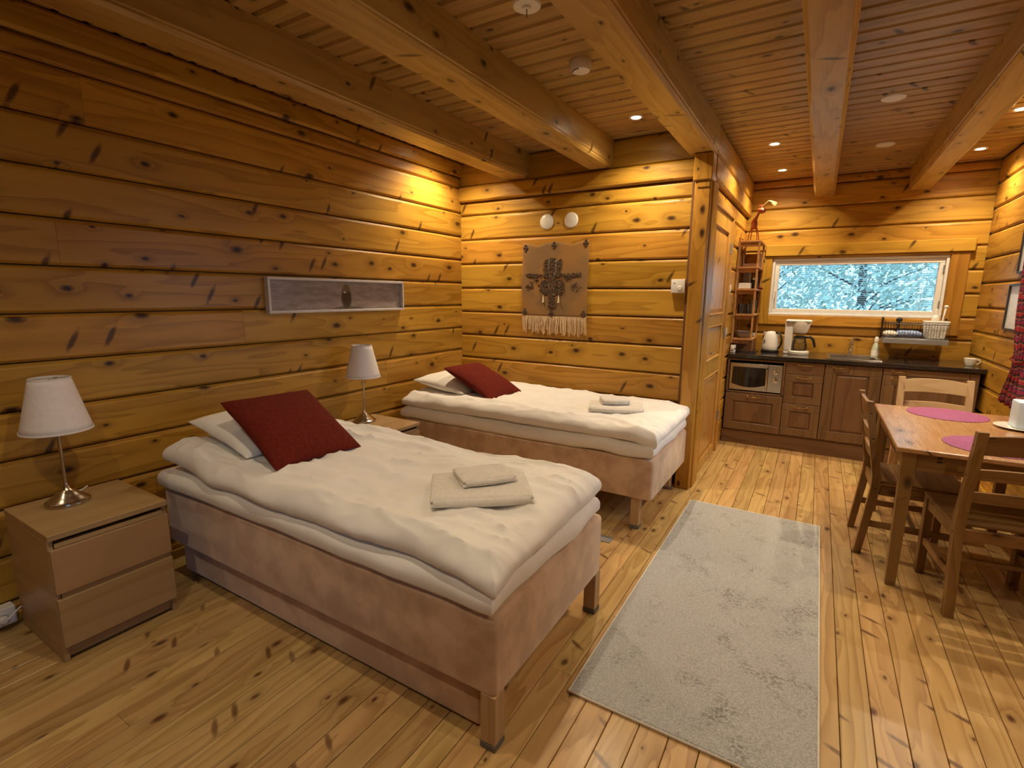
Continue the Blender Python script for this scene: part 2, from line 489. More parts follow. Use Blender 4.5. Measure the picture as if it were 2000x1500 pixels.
def thing(name, label, cat, loc=(0, 0, 0), rotz=0, group=None):
    o = bpy.data.objects.new(name, None)
    COL.objects.link(o)
    o.empty_display_size = .1
    o.location = loc
    o.rotation_euler = (0, 0, rotz)
    return tag(o, label, cat, group)

def tag(o, label, cat, group=None):
    o['label'] = label; o['category'] = cat
    if group: o['group'] = group
    return o

def struct(o, label=None):
    o['kind'] = 'structure'
    if label: o['label'] = label
    return o

def copy_tree(root, loc, rotz, label):
    r = root.copy(); COL.objects.link(r); r.location = loc; r.rotation_euler = (0, 0, rotz); r['label'] = label
    for ch in list(root.children):
        c = ch.copy(); COL.objects.link(c); c.parent = r
        for g in list(ch.children):
            d = g.copy(); COL.objects.link(d); d.parent = c
    return r

# ------------------------------------------------------------------ floor
_cache = {}
def board_mesh(kind, L, w, t, ch, mat):
    """a plank along +X, y 0..w, top face z = 0 (or bottom face z = 0 for ceilings), chamfered on the face"""
    key = (kind, round(L, 3), round(w, 4))
    if key not in _cache:
        g = .0012 if kind == 'floor' else .004
        if kind == 'floor':
            prof = [(g, -t), (w-g, -t), (w-g, -ch), (w-g-ch, 0), (g+ch, 0), (g, -ch)]
        else:
            prof = [(g, t), (g, ch*1.2), (g+ch, 0), (w-g-ch, 0), (w-g, ch*1.2), (w-g, t)]
        me = MB().prism(prof, 0, 0, L).mesh(kind+'_board')
        me.materials.append(MT[mat])
        _cache[key] = me
    return _cache[key]

fl = MB()
fl.box(LX-.14, RX+.14, NY-.14, KY+.14, -.06, -.018)
floor = struct(fl.build('floor', 'gapdark'), 'narrow honey coloured pine floorboards running away from the camera')
pw = .098
x = LX-.02; k = 0
rf = random.Random(3)
while x < RX+.02:
    y = NY
    cut = NY+rf.uniform(.6, 2.6)
    while y < KY:
        e = min(cut, KY)
        if KY-e < .4: e = KY
        ln = round((e-y)*5)/5
        if y+ln > KY or KY-(y+ln) < .3: ln = KY-y
        o = place('floorboard', board_mesh('floor', ln-.001, pw, .018, .0018, 'floorb'), floor, (x+pw, y, 0), (0, 0, PI/2))
        y += ln; cut = y+rf.choice((1.8, 2.4, 3.0))
    x += pw; k += 1

# ------------------------------------------------------------------ log walls
def log_mesh(L, h, b=.012, deep=.07):
    key = ('log', round(L, 3), round(h, 4))
    if key not in _cache:
        g = .0030
        prof = [(deep, g), (.014, g), (.002, g+.010), (0, g+.014), (0, h-g-.020), (.002, h-g-.014), (.014, h-g), (deep, h-g)]
        me = MB().prism(prof, 0, 0, L).mesh('log')
        me.materials.append(MT['log'])
        _cache[key] = me
    return _cache[key]

def logs(wall, start, rotz, segs):
    """segs: (offset along wall, length, z0, z1, proud)"""
    c, s = math.cos(rotz), math.sin(rotz)
    for a, L, z0, z1, pr in segs:
        # outward normal of a log is local -Y
        p = Vector((start[0]+c*a+s*pr, start[1]+s*a-c*pr, z0))
        place('log', log_mesh(L, z1-z0), wall, p, (0, 0, rotz))

def courses(g0, pitch, zmin, zmax):
    zs = [g0]
    while zs[-1]-pitch > zmin+.03: zs.append(zs[-1]-pitch)
    zs.append(zmin); zs = zs[::-1]
    z = g0
    while z+pitch < zmax-.03:
        z += pitch; zs.append(z)
    zs.append(zmax)
    return list(zip(zs[:-1], zs[1:]))

# left wall
wl = struct(MB().box(LX-.12, LX-.045, NY, BY+.1, -.06, CZ+.08).build('wall_left', 'gapdark'), 'long honey varnished pine log wall behind the bed heads')
sg = []
splits = {2.19: 1.09, 1.974: 2.42, 1.556: .93, 1.139: 1.75, .73: 2.9, .32: 1.2}
for z0, z1 in courses(1.139, .2088, 0, 2.40):
    cut = [v for kz, v in splits.items() if abs(kz-z0) < .02]
    if cut:
        c = cut[0]-NY
        sg += [(0, c-.0005, z0, z1, 0), (c+.0005, BY+.05-cut[0], z0, z1, 0)]
    else:
        sg.append((0, BY+.05-NY, z0, z1, 0))
sg += [(0, BY+.05-NY, 2.40, 2.492, 0), (0, BY+.05-NY, 2.492, CZ, .012)]
logs(wl, (LX, NY), PI/2, sg)

# wall behind the far bed
wb = struct(MB().box(LX-.1, DX-.06, BY+.045, BY+.12, -.06, CZ+.08).build('wall_back', 'gapdark'), 'pine log wall beside the far bed with the woven hanging')
sg = []
for z0, z1 in courses(1.2915, .2155, 0, 2.27):
    sg.append((0, DX-.05-LX, z0, z1, 0))
sg.append((0, DX-.05-LX, 2.27, 2.405, .035))
sg.append((0, DX-.05-LX, 2.405, CZ, 0))
logs(wb, (LX, BY), 0, sg)

# wall with the door
DY0, DY1, DZ1 = 4.05, 4.97, 2.13
wd = struct(MB().box(DX-.12, DX-.045, BY-.02, DY0-.02, 0, CZ).box(DX-.12, DX-.045, DY1+.02, KY+.1, 0, CZ+.08).box(DX-.12, DX-.045, DY0-.02, DY1+.02, DZ1+.05, CZ).build('wall_door', 'gapdark'), 'pine log wall of the passage with the panelled door')
sg = []
for z0, z1 in courses(1.286, .209, 0, 2.262):
    if z0 < DZ1-.02:
        sg.append((DY1+.04-BY, KY-DY1-.04, z0, z1, 0))
        sg.append((0, DY0-.03-BY, z0, z1, 0))
    else:
        sg.append((0, KY-BY, z0, z1, 0))
L1 = KY-BY+.12
sg += [(-.0, .70, 2.262, 2.425, .035), (.701, L1-.12-.701, 2.262, 2.425, .035), (0, 1.12, 2.425, CZ, .035), (1.121, L1-.12-1.121, 2.425, CZ, .035)]
logs(wd, (DX, BY), PI/2, sg)

# kitchen wall with its window opening
WX0, WX1, WZ0, WZ1 = -.455, .957, 1.268, 1.838
wk = struct(MB().box(DX-.1, RX+.1, KY+.045, KY+.12, -.06, WZ0).box(DX-.1, RX+.1, KY+.045, KY+.12, WZ1, CZ+.08).box(DX-.1, WX0, KY+.045, KY+.12, WZ0, WZ1).box(WX1, RX+.1, KY+.045, KY+.12, WZ0, WZ1).build('wall_kitchen', 'gapdark'), 'pine log wall above the kitchen worktop')
sg = []
for z0, z1 in courses(1.2865, .209, 0, CZ):
    if z1 > WZ0+.02 and z0 < WZ1:
        sg.append((0, WX0-DX, z0, z1, 0)); sg.append((WX1-DX, RX-WX1, z0, z1, 0))
    else:
        sg.append((0, RX-DX, z0, z1, 0))
logs(wk, (DX, KY), 0, sg)

# right wall with two windows outside the picture
RW = [(2.75, 4.15, .92, 2.05), (-1.1, -.1, .85, 2.05)]      # y0, y1, z0, z1
wr_m = MB()
ys = [NY, RW[1][0], RW[1][1], RW[0][0], RW[0][1], KY]
for i in range(5):
    a, b = ys[i], ys[i+1]
    op = RW[1] if i == 1 else RW[0] if i == 3 else None
    if op:
        wr_m.box(RX+.045, RX+.12, a, b, -.06, op[2]); wr_m.box(RX+.045, RX+.12, a, b, op[3], CZ+.08)
    else:
        wr_m.box(RX+.045, RX+.12, a, b, -.06, CZ+.08)
wr = struct(wr_m.build('wall_right', 'gapdark'), 'pine log wall beside the dining table')
sg = []
for z0, z1 in courses(1.17, .2085, 0, CZ):
    cuts = sorted([(KY-o[1], KY-o[0]) for o in RW if z1 > o[2]+.02 and z0 < o[3]-.02])
    p = 0
    for a, b in cuts:
        sg.append((p, a-p, z0, z1, 0)); p = b
    sg.append((p, KY-NY-p, z0, z1, 0))
logs(wr, (RX, KY), -PI/2, sg)

# wall behind the camera
wnr = struct(MB().box(LX-.1, RX+.1, NY-.12, NY-.045, -.06, CZ+.08).build('wall_near', 'gapdark'), 'pine log wall behind the camera')
logs(wnr, (RX, NY), PI, [(0, RX-LX, z0, z1, 0) for z0, z1 in courses(1.2, .2088, 0, CZ)])

# ------------------------------------------------------------------ ceiling
ce = struct(MB().box(LX-.14, RX+.14, NY-.14, KY+.14, CZ+.018, CZ+.08).build('ceiling', 'gapdark'), 'tongue and groove pine board ceiling')
cw = .1122
y = NY
while y < KY:
    x0 = LX if y < BY else DX-.02
    place('ceiling_board', board_mesh('ceil', RX-x0, cw, .018, .010, 'board'), ce, (x0, y, CZ), None)
    y += cw

beams = [(-2.41, -2.202, BY, 'pine ceiling beam nearest the long left log wall'),
         (-1.657, -1.462, BY, 'pine ceiling beam between the left wall beam and the door wall beam'),
         (-.891, -.700, BY, 'pine ceiling beam ending on the post beside the door'),
         (-.153, .022, KY, 'pine ceiling beam left of the two white kitchen ceiling discs'),
         (.586, .760, KY, 'pine ceiling beam nearest the right log wall')]
for x0, x1, y1, lab in beams:
    c = .016
    m = MB().prism([(x0, CZ), (x0, BZ+.03), (x0+.006, BZ+.026), (x0+.006, BZ+c), (x0+c+.004, BZ), (x1-c-.004, BZ), (x1-.006, BZ+c), (x1-.006, BZ+.026), (x1, BZ+.03), (x1, CZ)], 1, NY, y1)
    tag(m.build('ceiling_beam', 'beam'), lab, 'beam', 'ceiling beams')

# ------------------------------------------------------------------ post, door
t = struct(thing('trim_1', 'pine corner post with a block under the beam beside the door', 'post'))
del t['category']
MB().box(-.822, -.716, 3.80, BY+.02, 0, 2.235, .006).build('post', 'pine_z', t)
MB().box(-.832, -.706, 3.775, BY+.02, 2.235, BZ-.004, .006).box(-.805, -.72, 3.79, 3.83, 2.19, 2.235, .004).build('corbel', 'pine_z', t)
MB().box(DX-.02, DX+.03, 3.865, DY0-.005, 0, 2.25, .006).build('casing', 'pine_z', t)

d = struct(thing('door_1', 'varnished pine three panel door in the passage', 'door'))
del d['category']
dx = DX+.004
# leaf: stiles, rails, recessed panels with raised fields
lf = MB()
ST = .12
rails = [(0.005, .09), (.80, .93), (1.215, 1.30), (2.0, DZ1-.01)]
y0, y1 = DY0+.012, DY1-.012
lf.box(dx-.04, dx, y0, y0+ST, .005, DZ1-.01, .003).box(dx-.04, dx, y1-ST, y1, .005, DZ1-.01, .003)
for a, b in rails: lf.box(dx-.04, dx-.0005, y0+ST, y1-ST, a, b, .003)
leaf = lf.build('door_leaf', 'doorz', d)
for (a, b) in ((.09, .80), (.93, 1.215), (1.30, 2.0)):
    pm = MB()
    pm.box(dx-.03, dx-.016, y0+ST, y1-ST, a, b)
    g = .028
    pm.hexa([(dx-.016, y0+ST+g, a+g), (dx-.016, y1-ST-g, a+g), (dx-.016, y1-ST-g, b-g), (dx-.016, y0+ST+g, b-g)],
            [(dx-.004, y0+ST+g+.02, a+g+.02), (dx-.004, y1-ST-g-.02, a+g+.02), (dx-.004, y1-ST-g-.02, b-g-.02), (dx-.004, y0+ST+g+.02, b-g-.02)])
    for q in ((y0+ST, y0+ST+.014, a, b), (y1-ST-.014, y1-ST, a, b)):
        pm.box(dx-.02, dx+.006, q[0], q[1], q[2], q[3], .005)
    for q in ((a, a+.014), (b-.014, b)):
        pm.box(dx-.02, dx+.006, y0+ST, y1-ST, q[0], q[1], .005)
    pm.build('panel', 'doorz', leaf)
MB().box(dx-.06, dx+.018, DY0-.035, DY0+.008, 0, DZ1+.03, .004).box(dx-.06, dx+.018, DY1-.008, DY1+.045, 0, DZ1+.03, .004).box(dx-.06, dx+.018, DY0+.008, DY1-.008, DZ1-.008, DZ1+.05, .004).build('door_frame', 'doorz', d)
MB().box(DX-.14, DX-.125, DY0-.1, DY1+.1, 0, DZ1+.2).build('door_backing', 'gapdark', d)
hd = MB()
hd.lathe([(.024, 0), (.024, .006), (.012, .01), (.010, .04)], 16)
hd.v = [(dx+z, 4.15+xx, 1.01+yy) for xx, yy, z in hd.v]
hd.tube([(dx+.045, 4.15, 1.01), (dx+.05, 4.17, 1.01), (dx+.05, 4.22, 1.008), (dx+.045, 4.27, 1.004)], .008)
hd.box(dx, dx+.004, 4.125, 4.175, .93, 1.08, .0015)
hd.build('handle', 'chrome', leaf, 40)
for z in (.35, 1.12, 1.87):
    MB().tube([(dx+.012, DY1-.004, z-.045), (dx+.012, DY1-.004, z+.045)], .008, 8).build('hinge', 'greymetal', d, 40)

# ------------------------------------------------------------------ baseboards
MB_b = MB().box(LX, LX+.02, NY, BY, 0, .05, .004)
struct(MB_b.build('baseboard_left', 'pine_y'))
struct(MB().box(LX+.02, -.83, BY-.02, BY, 0, .05, .004).build('baseboard_back', 'pine_x'))
struct(MB().box(RX-.02, RX, NY, 5.3, 0, .05, .004).build('baseboard_right', 'pine_y'))

# ------------------------------------------------------------------ kitchen window
w = struct(thing('window_1', 'white framed kitchen window with wooden surround', 'window'))
del w['category']
def frame4(x0, x1, y0, y1, z0, z1, t, b=.004):
    return MB().box(x0, x1, y0, y1, z0, z0+t, b).box(x0, x1, y0, y1, z1-t, z1, b).box(x0, x0+t, y0, y1, z0+t, z1-t, b).box(x1-t, x1, y0, y1, z0+t, z1-t, b)
frame4(WX0, WX1, KY-.012, KY+.12, WZ0, WZ1, .024).build('window_frame', 'white', w)
sa = frame4(WX0+.026, WX1-.026, KY+.0, KY+.05, WZ0+.026, WZ1-.026, .042).build('sash', 'white', w)
MB().box(WX0+.068, WX1-.068, KY+.030, KY+.034, WZ0+.068, WZ1-.068).build('pane', 'glass', w)
MB().box(WX0+.04, WX0+.052, KY-.012, KY+.0, 1.50, 1.53, .003).tube([(WX0+.046, KY-.012, 1.515), (WX0+.046, KY-.03, 1.515), (WX0+.044, KY-.034, 1.44)], .006).build('handle', 'white', sa, 40)
for z in (1.40, 1.72):
    MB().tube([(WX1-.03, KY-.008, z-.03), (WX1-.03, KY-.008, z+.03)], .007).build('hinge', 'greymetal', sa, 40)
MB().box(WX0-.075, 1.115, KY-.045, KY, 1.862, 1.972, .006).build('casing_head', 'pine_x', w)
MB().box(WX0-.09, WX0-.002, KY-.028, KY, 1.17, 1.861, .005).build('casing_side', 'pine_z', w)
MB().box(WX1+.002, 1.09, KY-.028, KY, 1.12, 1.861, .005).build('casing_side', 'pine_z', w)
MB().box(WX0-.002, WX1+.002, KY-.028, KY, 1.17, WZ0-.002, .005).build('casing_sill', 'pine_x', w)
MB().box(WX0-.002, WX1+.002, KY-.028, KY, WZ1+.001, 1.861, .004).build('casing_fillet', 'pine_x', w)

bl = thing('venetian_blind', 'white venetian blind with open slats in the kitchen window', 'blind', (0, KY+.062, 0))
bx0, bx1 = WX0+.06, WX1-.06
MB().box(bx0, bx1, -.014, .014, 1.775, 1.80, .002).build('head_rail', 'white', bl)
sl = MB(); prof = []
for kk in range(5):
    a = -.0125+.025*kk/4
    prof.append((a, .0022*(1-(a/.0125)**2)))
prof += [(a, z-.0006) for a, z in prof[::-1]]
sme = sl.prism(prof, 0, bx0, bx1).mesh('slat'); sme.materials.append(MT['white'])
z = 1.762
while z > 1.34:
    place('slat', sme, bl, (0, 0, z), (math.radians(-8), 0, 0)); z -= .0205
MB().box(bx0, bx1, -.012, .012, 1.320, 1.332, .002).build('bottom_rail', 'white', bl)
for x in (bx0+.1, (bx0+bx1)/2, bx1-.1):
    MB().tube([(x, -.013, 1.33), (x, -.013, 1.776)], .0012, 5).tube([(x, .013, 1.33), (x, .013, 1.776)], .0012, 5).build('ladder_cord', 'white', bl)

# windows of the right wall (light only reaches the table through them)
for i, (a, b, z0, z1) in enumerate(RW):
    w2 = struct(thing('window_%d' % (i+2), 'white framed window in the right log wall', 'window')); del w2['category']
    m = MB()
    x0, x1, t = RX-.01, RX+.12, .06
    m.box(x0, x1, a, b, z0, z0+t, .004).box(x0, x1, a, b, z1-t, z1, .004).box(x0, x1, a, a+t, z0+t, z1-t, .004).box(x0, x1, b-t, b, z0+t, z1-t, .004)
    m.box(RX+.02, RX+.08, (a+b)/2-.03, (a+b)/2+.03, z0+t, z1-t, .004)
    m.build('window_frame', 'white', w2)
    MB().box(RX+.05, RX+.054, a+t, (a+b)/2-.03, z0+t, z1-t).build('pane', 'glass', w2)
    MB().box(RX+.05, RX+.054, (a+b)/2+.03, b-t, z0+t, z1-t).build('pane', 'glass', w2)
    MB().box(RX-.03, RX, a-.1, b+.1, z1, z1+.1, .005).box(RX-.03, RX, a-.1, b+.1, z0-.1, z0, .005).build('casing', 'pine_y', w2)
    MB().box(RX-.03, RX, a-.1, a, z0, z1, .005).build('casing', 'pine_z', w2)
    MB().box(RX-.03, RX, b, b+.1, z0, z1, .005).build('casing', 'pine_z', w2)
    pl = bpy.data.lights.new('portal', 'AREA'); pl.shape = 'RECTANGLE'; pl.size = b-a; pl.size_y = z1-z0
    pl.cycles.is_portal = True
    po = bpy.data.objects.new('window_portal', pl); COL.objects.link(po)
    po.location = (RX+.13, (a+b)/2, (z0+z1)/2); po.rotation_euler = (PI/2, 0, PI/2); po.parent = w2

# ------------------------------------------------------------------ outside
og = struct(MB().box(-30, 30, KY+1.2, 45, -.9, -.6).box(RX+.8, 40, -20, KY+1.2, -.9, -.6).build('ground_outside', 'grass'), 'grass outside the kitchen window')
rt_ = random.Random(11)
def tree(loc, h, r, label, nleaf):
    tr = thing('garden_tree', label, 'tree', loc)
    m = MB().tube([(0, 0, -.6), (.03, .02, h*.35), (-.05, 0, h*.7), (0, .03, h*.95)], [.09, .07, .045, .015], 7)
    for k in range(26):
        a = rt_.uniform(0, 2*PI); z = rt_.uniform(.05, .85)*h; l = r*rt_.uniform(.5, 1.0)
        m.tube([(0, 0, z), (math.cos(a)*l*.5, math.sin(a)*l*.5, z+l*.30), (math.cos(a)*l, math.sin(a)*l, z+l*.5)], [.022, .012, .004], 5)
    m.build('trunk', 'bark', tr)
    f = MB()
    for k in range(nleaf):
        a = rt_.uniform(0, 2*PI); z = rt_.uniform(-.05, 1.0)*h; q = math.sqrt(rt_.random())
        rr = r*(.55+.45*math.sin(PI*max(0, min(1, .15+.8*z/h))))*q
        c = Vector((rr*math.cos(a), rr*math.sin(a), z))
        n = Vector((rt_.gauss(0, 1), rt_.gauss(0, 1), rt_.gauss(0, 1))).normalized()
        t1 = n.orthogonal().normalized(); t2 = n.cross(t1); s = rt_.uniform(.028, .062)
        f.add([c-t1*s, c-t2*s*.5, c+t1*s, c+t2*s*.5], [(0, 1, 2, 3)])
    lv = f.build('foliage', 'leaf', tr); lv['kind'] = 'stuff'
tree((-1.75, 8.9, -.2), 3.3, 1.12, 'pale leafy shrub seen at the left of the kitchen window', 7600)
tree((.52, 9.1, -.2), 3.4, 1.12, 'pale leafy shrub seen in the middle of the kitchen window', 7600)
tree((2.8, 8.9, -.2), 3.3, 1.12, 'pale leafy shrub seen at the right of the kitchen window', 7600)
tree((-.9, 11.4, -.2), 4.2, 1.3, 'taller shrub behind the gap left of the middle shrub', 6500)
tree((2.0, 11.6, -.2), 4.2, 1.3, 'taller shrub behind the gap right of the middle shrub', 6500)

# ------------------------------------------------------------------ downlights
def downlight(x, y, label, power=1.0):
    t = thing('downlight', label, 'light', (x, y, CZ), 0, 'recessed ceiling downlights')
    MB().lathe([(.030, -.001), (.032, -.006), (.044, -.006), (.047, 0)], 24).build('trim_ring', 'white', t, 40)
    MB().lathe([(.0, -.0035), (.029, -.0035), (.029, -.001)], 24).build('lens', 'lens', t)
    l = bpy.data.lights.new('downlight_bulb', 'SPOT')
    l.energy = SPOT_W*power; l.color = SPOT_COL; l.spot_size = math.radians(140); l.spot_blend = 1.0; l.shadow_soft_size = .016
    o = bpy.data.objects.new('bulb', l); COL.objects.link(o); o.parent = t; o.location = (0, 0, -.015)
    return t
downlight(-1.165, 3.50, 'lit downlight between the two beams above the far bed')
downlight(-.42, 4.60, 'lit downlight nearer the camera of the two beside the door wall', .85)
downlight(-.42, 5.55, 'lit downlight closest to the corner above the wall shelf', .85)
downlight(.955, 4.52, 'lit downlight by the right wall at the picture edge', .85)
downlight(.965, 5.52, 'lit downlight by the right wall above the worktop end', .85)
for x, y, pw_, lab in ((-2.66, 3.42, 1.15, 'downlight hidden behind the left beam in the corner above the far pillow'),
                       (.955, 3.5, 1.05, 'downlight out of view above the dining table middle'),
                       (.955, 2.45, .3, 'downlight out of view above the nearest dining chair'),
                       (.955, 1.4, .5, 'downlight out of view by the right wall beside the rug end'),
                       (.6, -.1, .42, 'downlight out of view to the right of the camera'),
                       (-2.6, -.2, .16, 'downlight out of view by the left wall behind the camera'),
                       (-1.15, .95, .50, 'downlight out of view above the near edge of the nearer bed'),
                       (-1.15, -.1, .52, 'downlight out of view to the left of the camera')):
    downlight(x, y, lab, pw_)

# ceiling fittings
t = thing('smoke_detector', 'round white smoke detector on the ceiling near the bedside beams', 'smoke detector', (-1.16, 2.575, CZ))
MB().lathe([(.052, 0), (.054, -.03), (.050, -.036)], 28).build('base', 'plastic', t, 40)
MB().lathe([(.0, -.052), (.030, -.052), (.047, -.046), (.051, -.036)], 28).build('cover', 'plastic', t, 40)
for k in range(5):
    a = PI*1.15+.28*k
    MB().box(-.007, .007, -.003, .003, -.0015, .0015).build('vent_slot', 'black', t, loc=(.041*math.cos(a), .041*math.sin(a), -.0485), rot=(0, 0, a+PI/2))
t = thing('ceiling_rose', 'white ceiling disc with a short wire, at the top edge', 'ceiling rose', (-1.15, 2.0, CZ))
MB().lathe([(.0, -.014), (.016, -.014), (.020, -.006), (.056, -.006), (.060, 0)], 28).build('plate', 'plastic', t, 40)
MB().tube([(0, 0, -.014), (.002, -.004, -.035), (.006, -.010, -.05)], .002, 6).build('wire', 'black', t)
for x, y, lab in ((.255, 3.92, 'flat white ceiling disc nearer the camera between the kitchen beams'), (.313, 5.03, 'flat white ceiling disc nearer the kitchen wall')):
    tag(MB().lathe([(.0, -.012), (.050, -.012), (.062, -.007), (.064, 0)], 28).build('ceiling_vent', 'plastic', None, 40, loc=(x, y, CZ)), lab, 'vent', 'ceiling vents')
tag(MB().tube([(0, 0, 0), (0, 0, -.03), (.008, 0, -.045), (.02, 0, -.045), (.026, 0, -.03)], .0022, 6).build('ceiling_hook', 'plastic', None, loc=(.305, 5.80, CZ)), 'small white hook in the kitchen ceiling', 'hook')

# ------------------------------------------------------------------ soft things
def sm(t):
    t = max(0.0, min(1.0, t)); return t*t*(3-2*t)

def slab(x0, x1, y0, y1, zc, th, nu=70, nv=44, m=14, wr=.006, seed=0, edge=.012, fx=2.5, fy=8.0, sag=0.0):
    """a soft slab: rounded rim, wrinkled top; zc(x, y) gives its middle height"""
    g = MB(); cx, cy, hx, hy = (x0+x1)/2, (y0+y1)/2, (x1-x0)/2, (y1-y0)/2
    def mp(s): return math.copysign(1-(1-abs(s))**1.9, s)
    top, bot = {}, {}
    rim_r = th*.62
    for i in range(nu+1):
        for j in range(nv+1):
            u, v = mp(-1+2*i/nu), mp(-1+2*j/nv)
            x, y = cx+hx*u, cy+hy*v
            ex = noise.noise(Vector((seed+y*4, x*4, 1.7)))*edge*max(abs(u), abs(v))**8
            x += ex*(1 if u > 0 else -1)*abs(u)**6; y += ex*(1 if v > 0 else -1)*abs(v)**6
            dd = min(min(hx*(1-abs(u)), hy*(1-abs(v)))/rim_r, 1.0)
            pr = math.sqrt(max(0, 1-(1-dd)**2))
            w = 0
            if wr:
                a = noise.noise(Vector((x*fx+seed, y*fy, seed*1.3)))
                b = noise.noise(Vector((x*fx*2.7-seed, y*fy*1.9, 4.1)))
                c = noise.noise(Vector((x*2.1, y*2.4, seed+9.)))
                d = noise.noise(Vector((x*7.5+y*4, y*12-x*3, seed+2.)))
                w = wr*((1-abs(a)*2.0)**3*.8+(1-abs(b)*2.0)**3*.5+(1-abs(d)*2.0)**3*.32+c*.9-.3)
            z = zc(x, y)
            rim = i in (0, nu) or j in (0, nv)
            top[i, j] = len(g.v); g.v.append((x, y, z+th/2*pr+w*(.25+.75*pr)))
            if rim: bot[i, j] = top[i, j]
            else:
                bot[i, j] = len(g.v); g.v.append((x, y, z-th/2*pr-sag*(1-pr)))
    for i in range(nu):
        for j in range(nv):
            g.f.append((top[i, j], top[i+1, j], top[i+1, j+1], top[i, j+1]))
            q = (bot[i, j], bot[i, j+1], bot[i+1, j+1], bot[i+1, j])
            g.f.append(q)
    return g

def pillow(w, d, t, seed=0, n=26, pinch=.06, ex=.42, wr=.006):
    g = MB(); top, bot = {}, {}
    def mp(s): return math.copysign(1-(1-abs(s))**1.6, s)
    for i in range(n+1):
        for j in range(n+1):
            u, v = mp(-1+2*i/n), mp(-1+2*j/n)
            x = w/2*u*(1-pinch*(1-v*v)); y = d/2*v*(1-pinch*(1-u*u))
            h = (max(0, 1-u*u)*max(0, 1-v*v))**ex*t/2
            k = noise.noise(Vector((x*9+seed, y*9, seed)))*wr*(1 if h > 0 else 0)
            top[i, j] = len(g.v); g.v.append((x, y, h+k))
            if i in (0, n) or j in (0, n): bot[i, j] = top[i, j]
            else: bot[i, j] = len(g.v); g.v.append((x, y, -h*.8+k))
    for i in range(n):
        for j in range(n):
            g.f.append((top[i, j], top[i+1, j], top[i+1, j+1], top[i, j+1]))
            g.f.append((bot[i, j], bot[i, j+1], bot[i+1, j+1], bot[i+1, j]))
    return g

def pose(o, BL, BR, TL, TR, lift=0.0):
    BL, BR, TL, TR = map(Vector, (BL, BR, TL, TR))
    c = (BL+BR+TL+TR)/4
    ax = ((BR-BL)+(TR-TL)).normalized()
    ay = ((TL-BL)+(TR-BR)); ay = (ay-ax*ay.dot(ax)).normalized()
    az = ax.cross(ay)
    m = Matrix((ax, ay, az)).transposed().to_4x4(); m.translation = c+az*lift
    o.matrix_world = m
    return o

# ------------------------------------------------------------------ beds
def bed(loc, label, leg_in, leg_y, zb, seed):
    t = thing('bed', label, 'bed', loc, 0, 'upholstered single beds')
    g = rbox(0, 2.0, 0, .90, zb, .472, .02, 3)
    g.build('base', 'velour', t, 50)
    for x in (.30, 2.0-leg_in-.056):
        for y in (leg_y if x > 1 else .30, .90-leg_y-.06):
            lg = MB().box(x, x+.056, y, y+.06, .022, zb+.01, .003).build('leg', 'legwood', t)
            MB().box(x-.0012, x+.0572, y-.0012, y+.0612, 0, .022, .002).build('foot_pad', 'rubber', lg)
    def zc(x, y): return .522-.010*noise.noise(Vector((x*5, y*5, seed)))
    slab(-.015, 2.0, -.018, .900, zc, .10, 110, 60, 22, .005, seed, .016, 7, 7, .015).build('mattress', 'sheet', t, True)
    return t
b1 = bed((-2.75, 1.16, 0), 'nearer single bed with beige velour base, next to the low trundle box', .0, .0, .19, 3.1)
b2 = bed((-2.76, 2.92, 0), 'farther single bed with beige velour base, along the log wall', .08, .03, .21, 8.4)

tg = thing('trundle_box', 'low beige velour trundle box pushed in under the nearer bed', 'trundle')
rbox(-2.72, -.835, 1.205, 1.30, .012, .175, .018, 3).build('front_panel', 'velour', tg, 50)
MB().box(-2.70, -.86, 1.30, 1.98, .012, .16, .004).build('box_body', 'velour', tg)
for x in (-2.6, -.95):
    MB().box(x, x+.04, 1.26, 1.29, 0, .013).build('runner', 'black', tg)

# duvets
def z1(x, y):
    near = sm((1.255-y)/.15); foot = sm((x+.90)/.17)
    z = .624-.020*near-.018*foot-.022*near*foot
    z += .006*near*noise.noise(Vector((x*16, 0, 2)))+.005*foot*noise.noise(Vector((y*16, 5, 2)))
    z += .040*sm((-2.25-x)/.4)*sm((1.75-y)/.4)
    z += .010*noise.noise(Vector((x*2.3, y*2.3, 3)))
    return z
tag(slab(-2.70, -.748, 1.152, 2.07, z1, .100, 150, 90, 10, .020, 5.5, .024, 1.6, 6.5).build('duvet', 'sheet', None, True), 'rumpled white duvet spread over the nearer bed', 'duvet', 'white duvets')
def z2(x, y):
    near = sm((3.03-y)/.16); foot = sm((x+.92)/.17)
    return .626-.020*near-.018*foot-.016*near*foot+.006*near*noise.noise(Vector((x*15, 1, 2)))+.008*noise.noise(Vector((x*2.3, y*2.3, 7)))
tag(slab(-2.77, -.735, 2.905, 3.835, z2, .096, 130, 76, 10, .017, 12.5, .022, 1.8, 6.0).build('duvet', 'sheet', None, True), 'white duvet spread over the farther bed by the wall', 'duvet', 'white duvets')

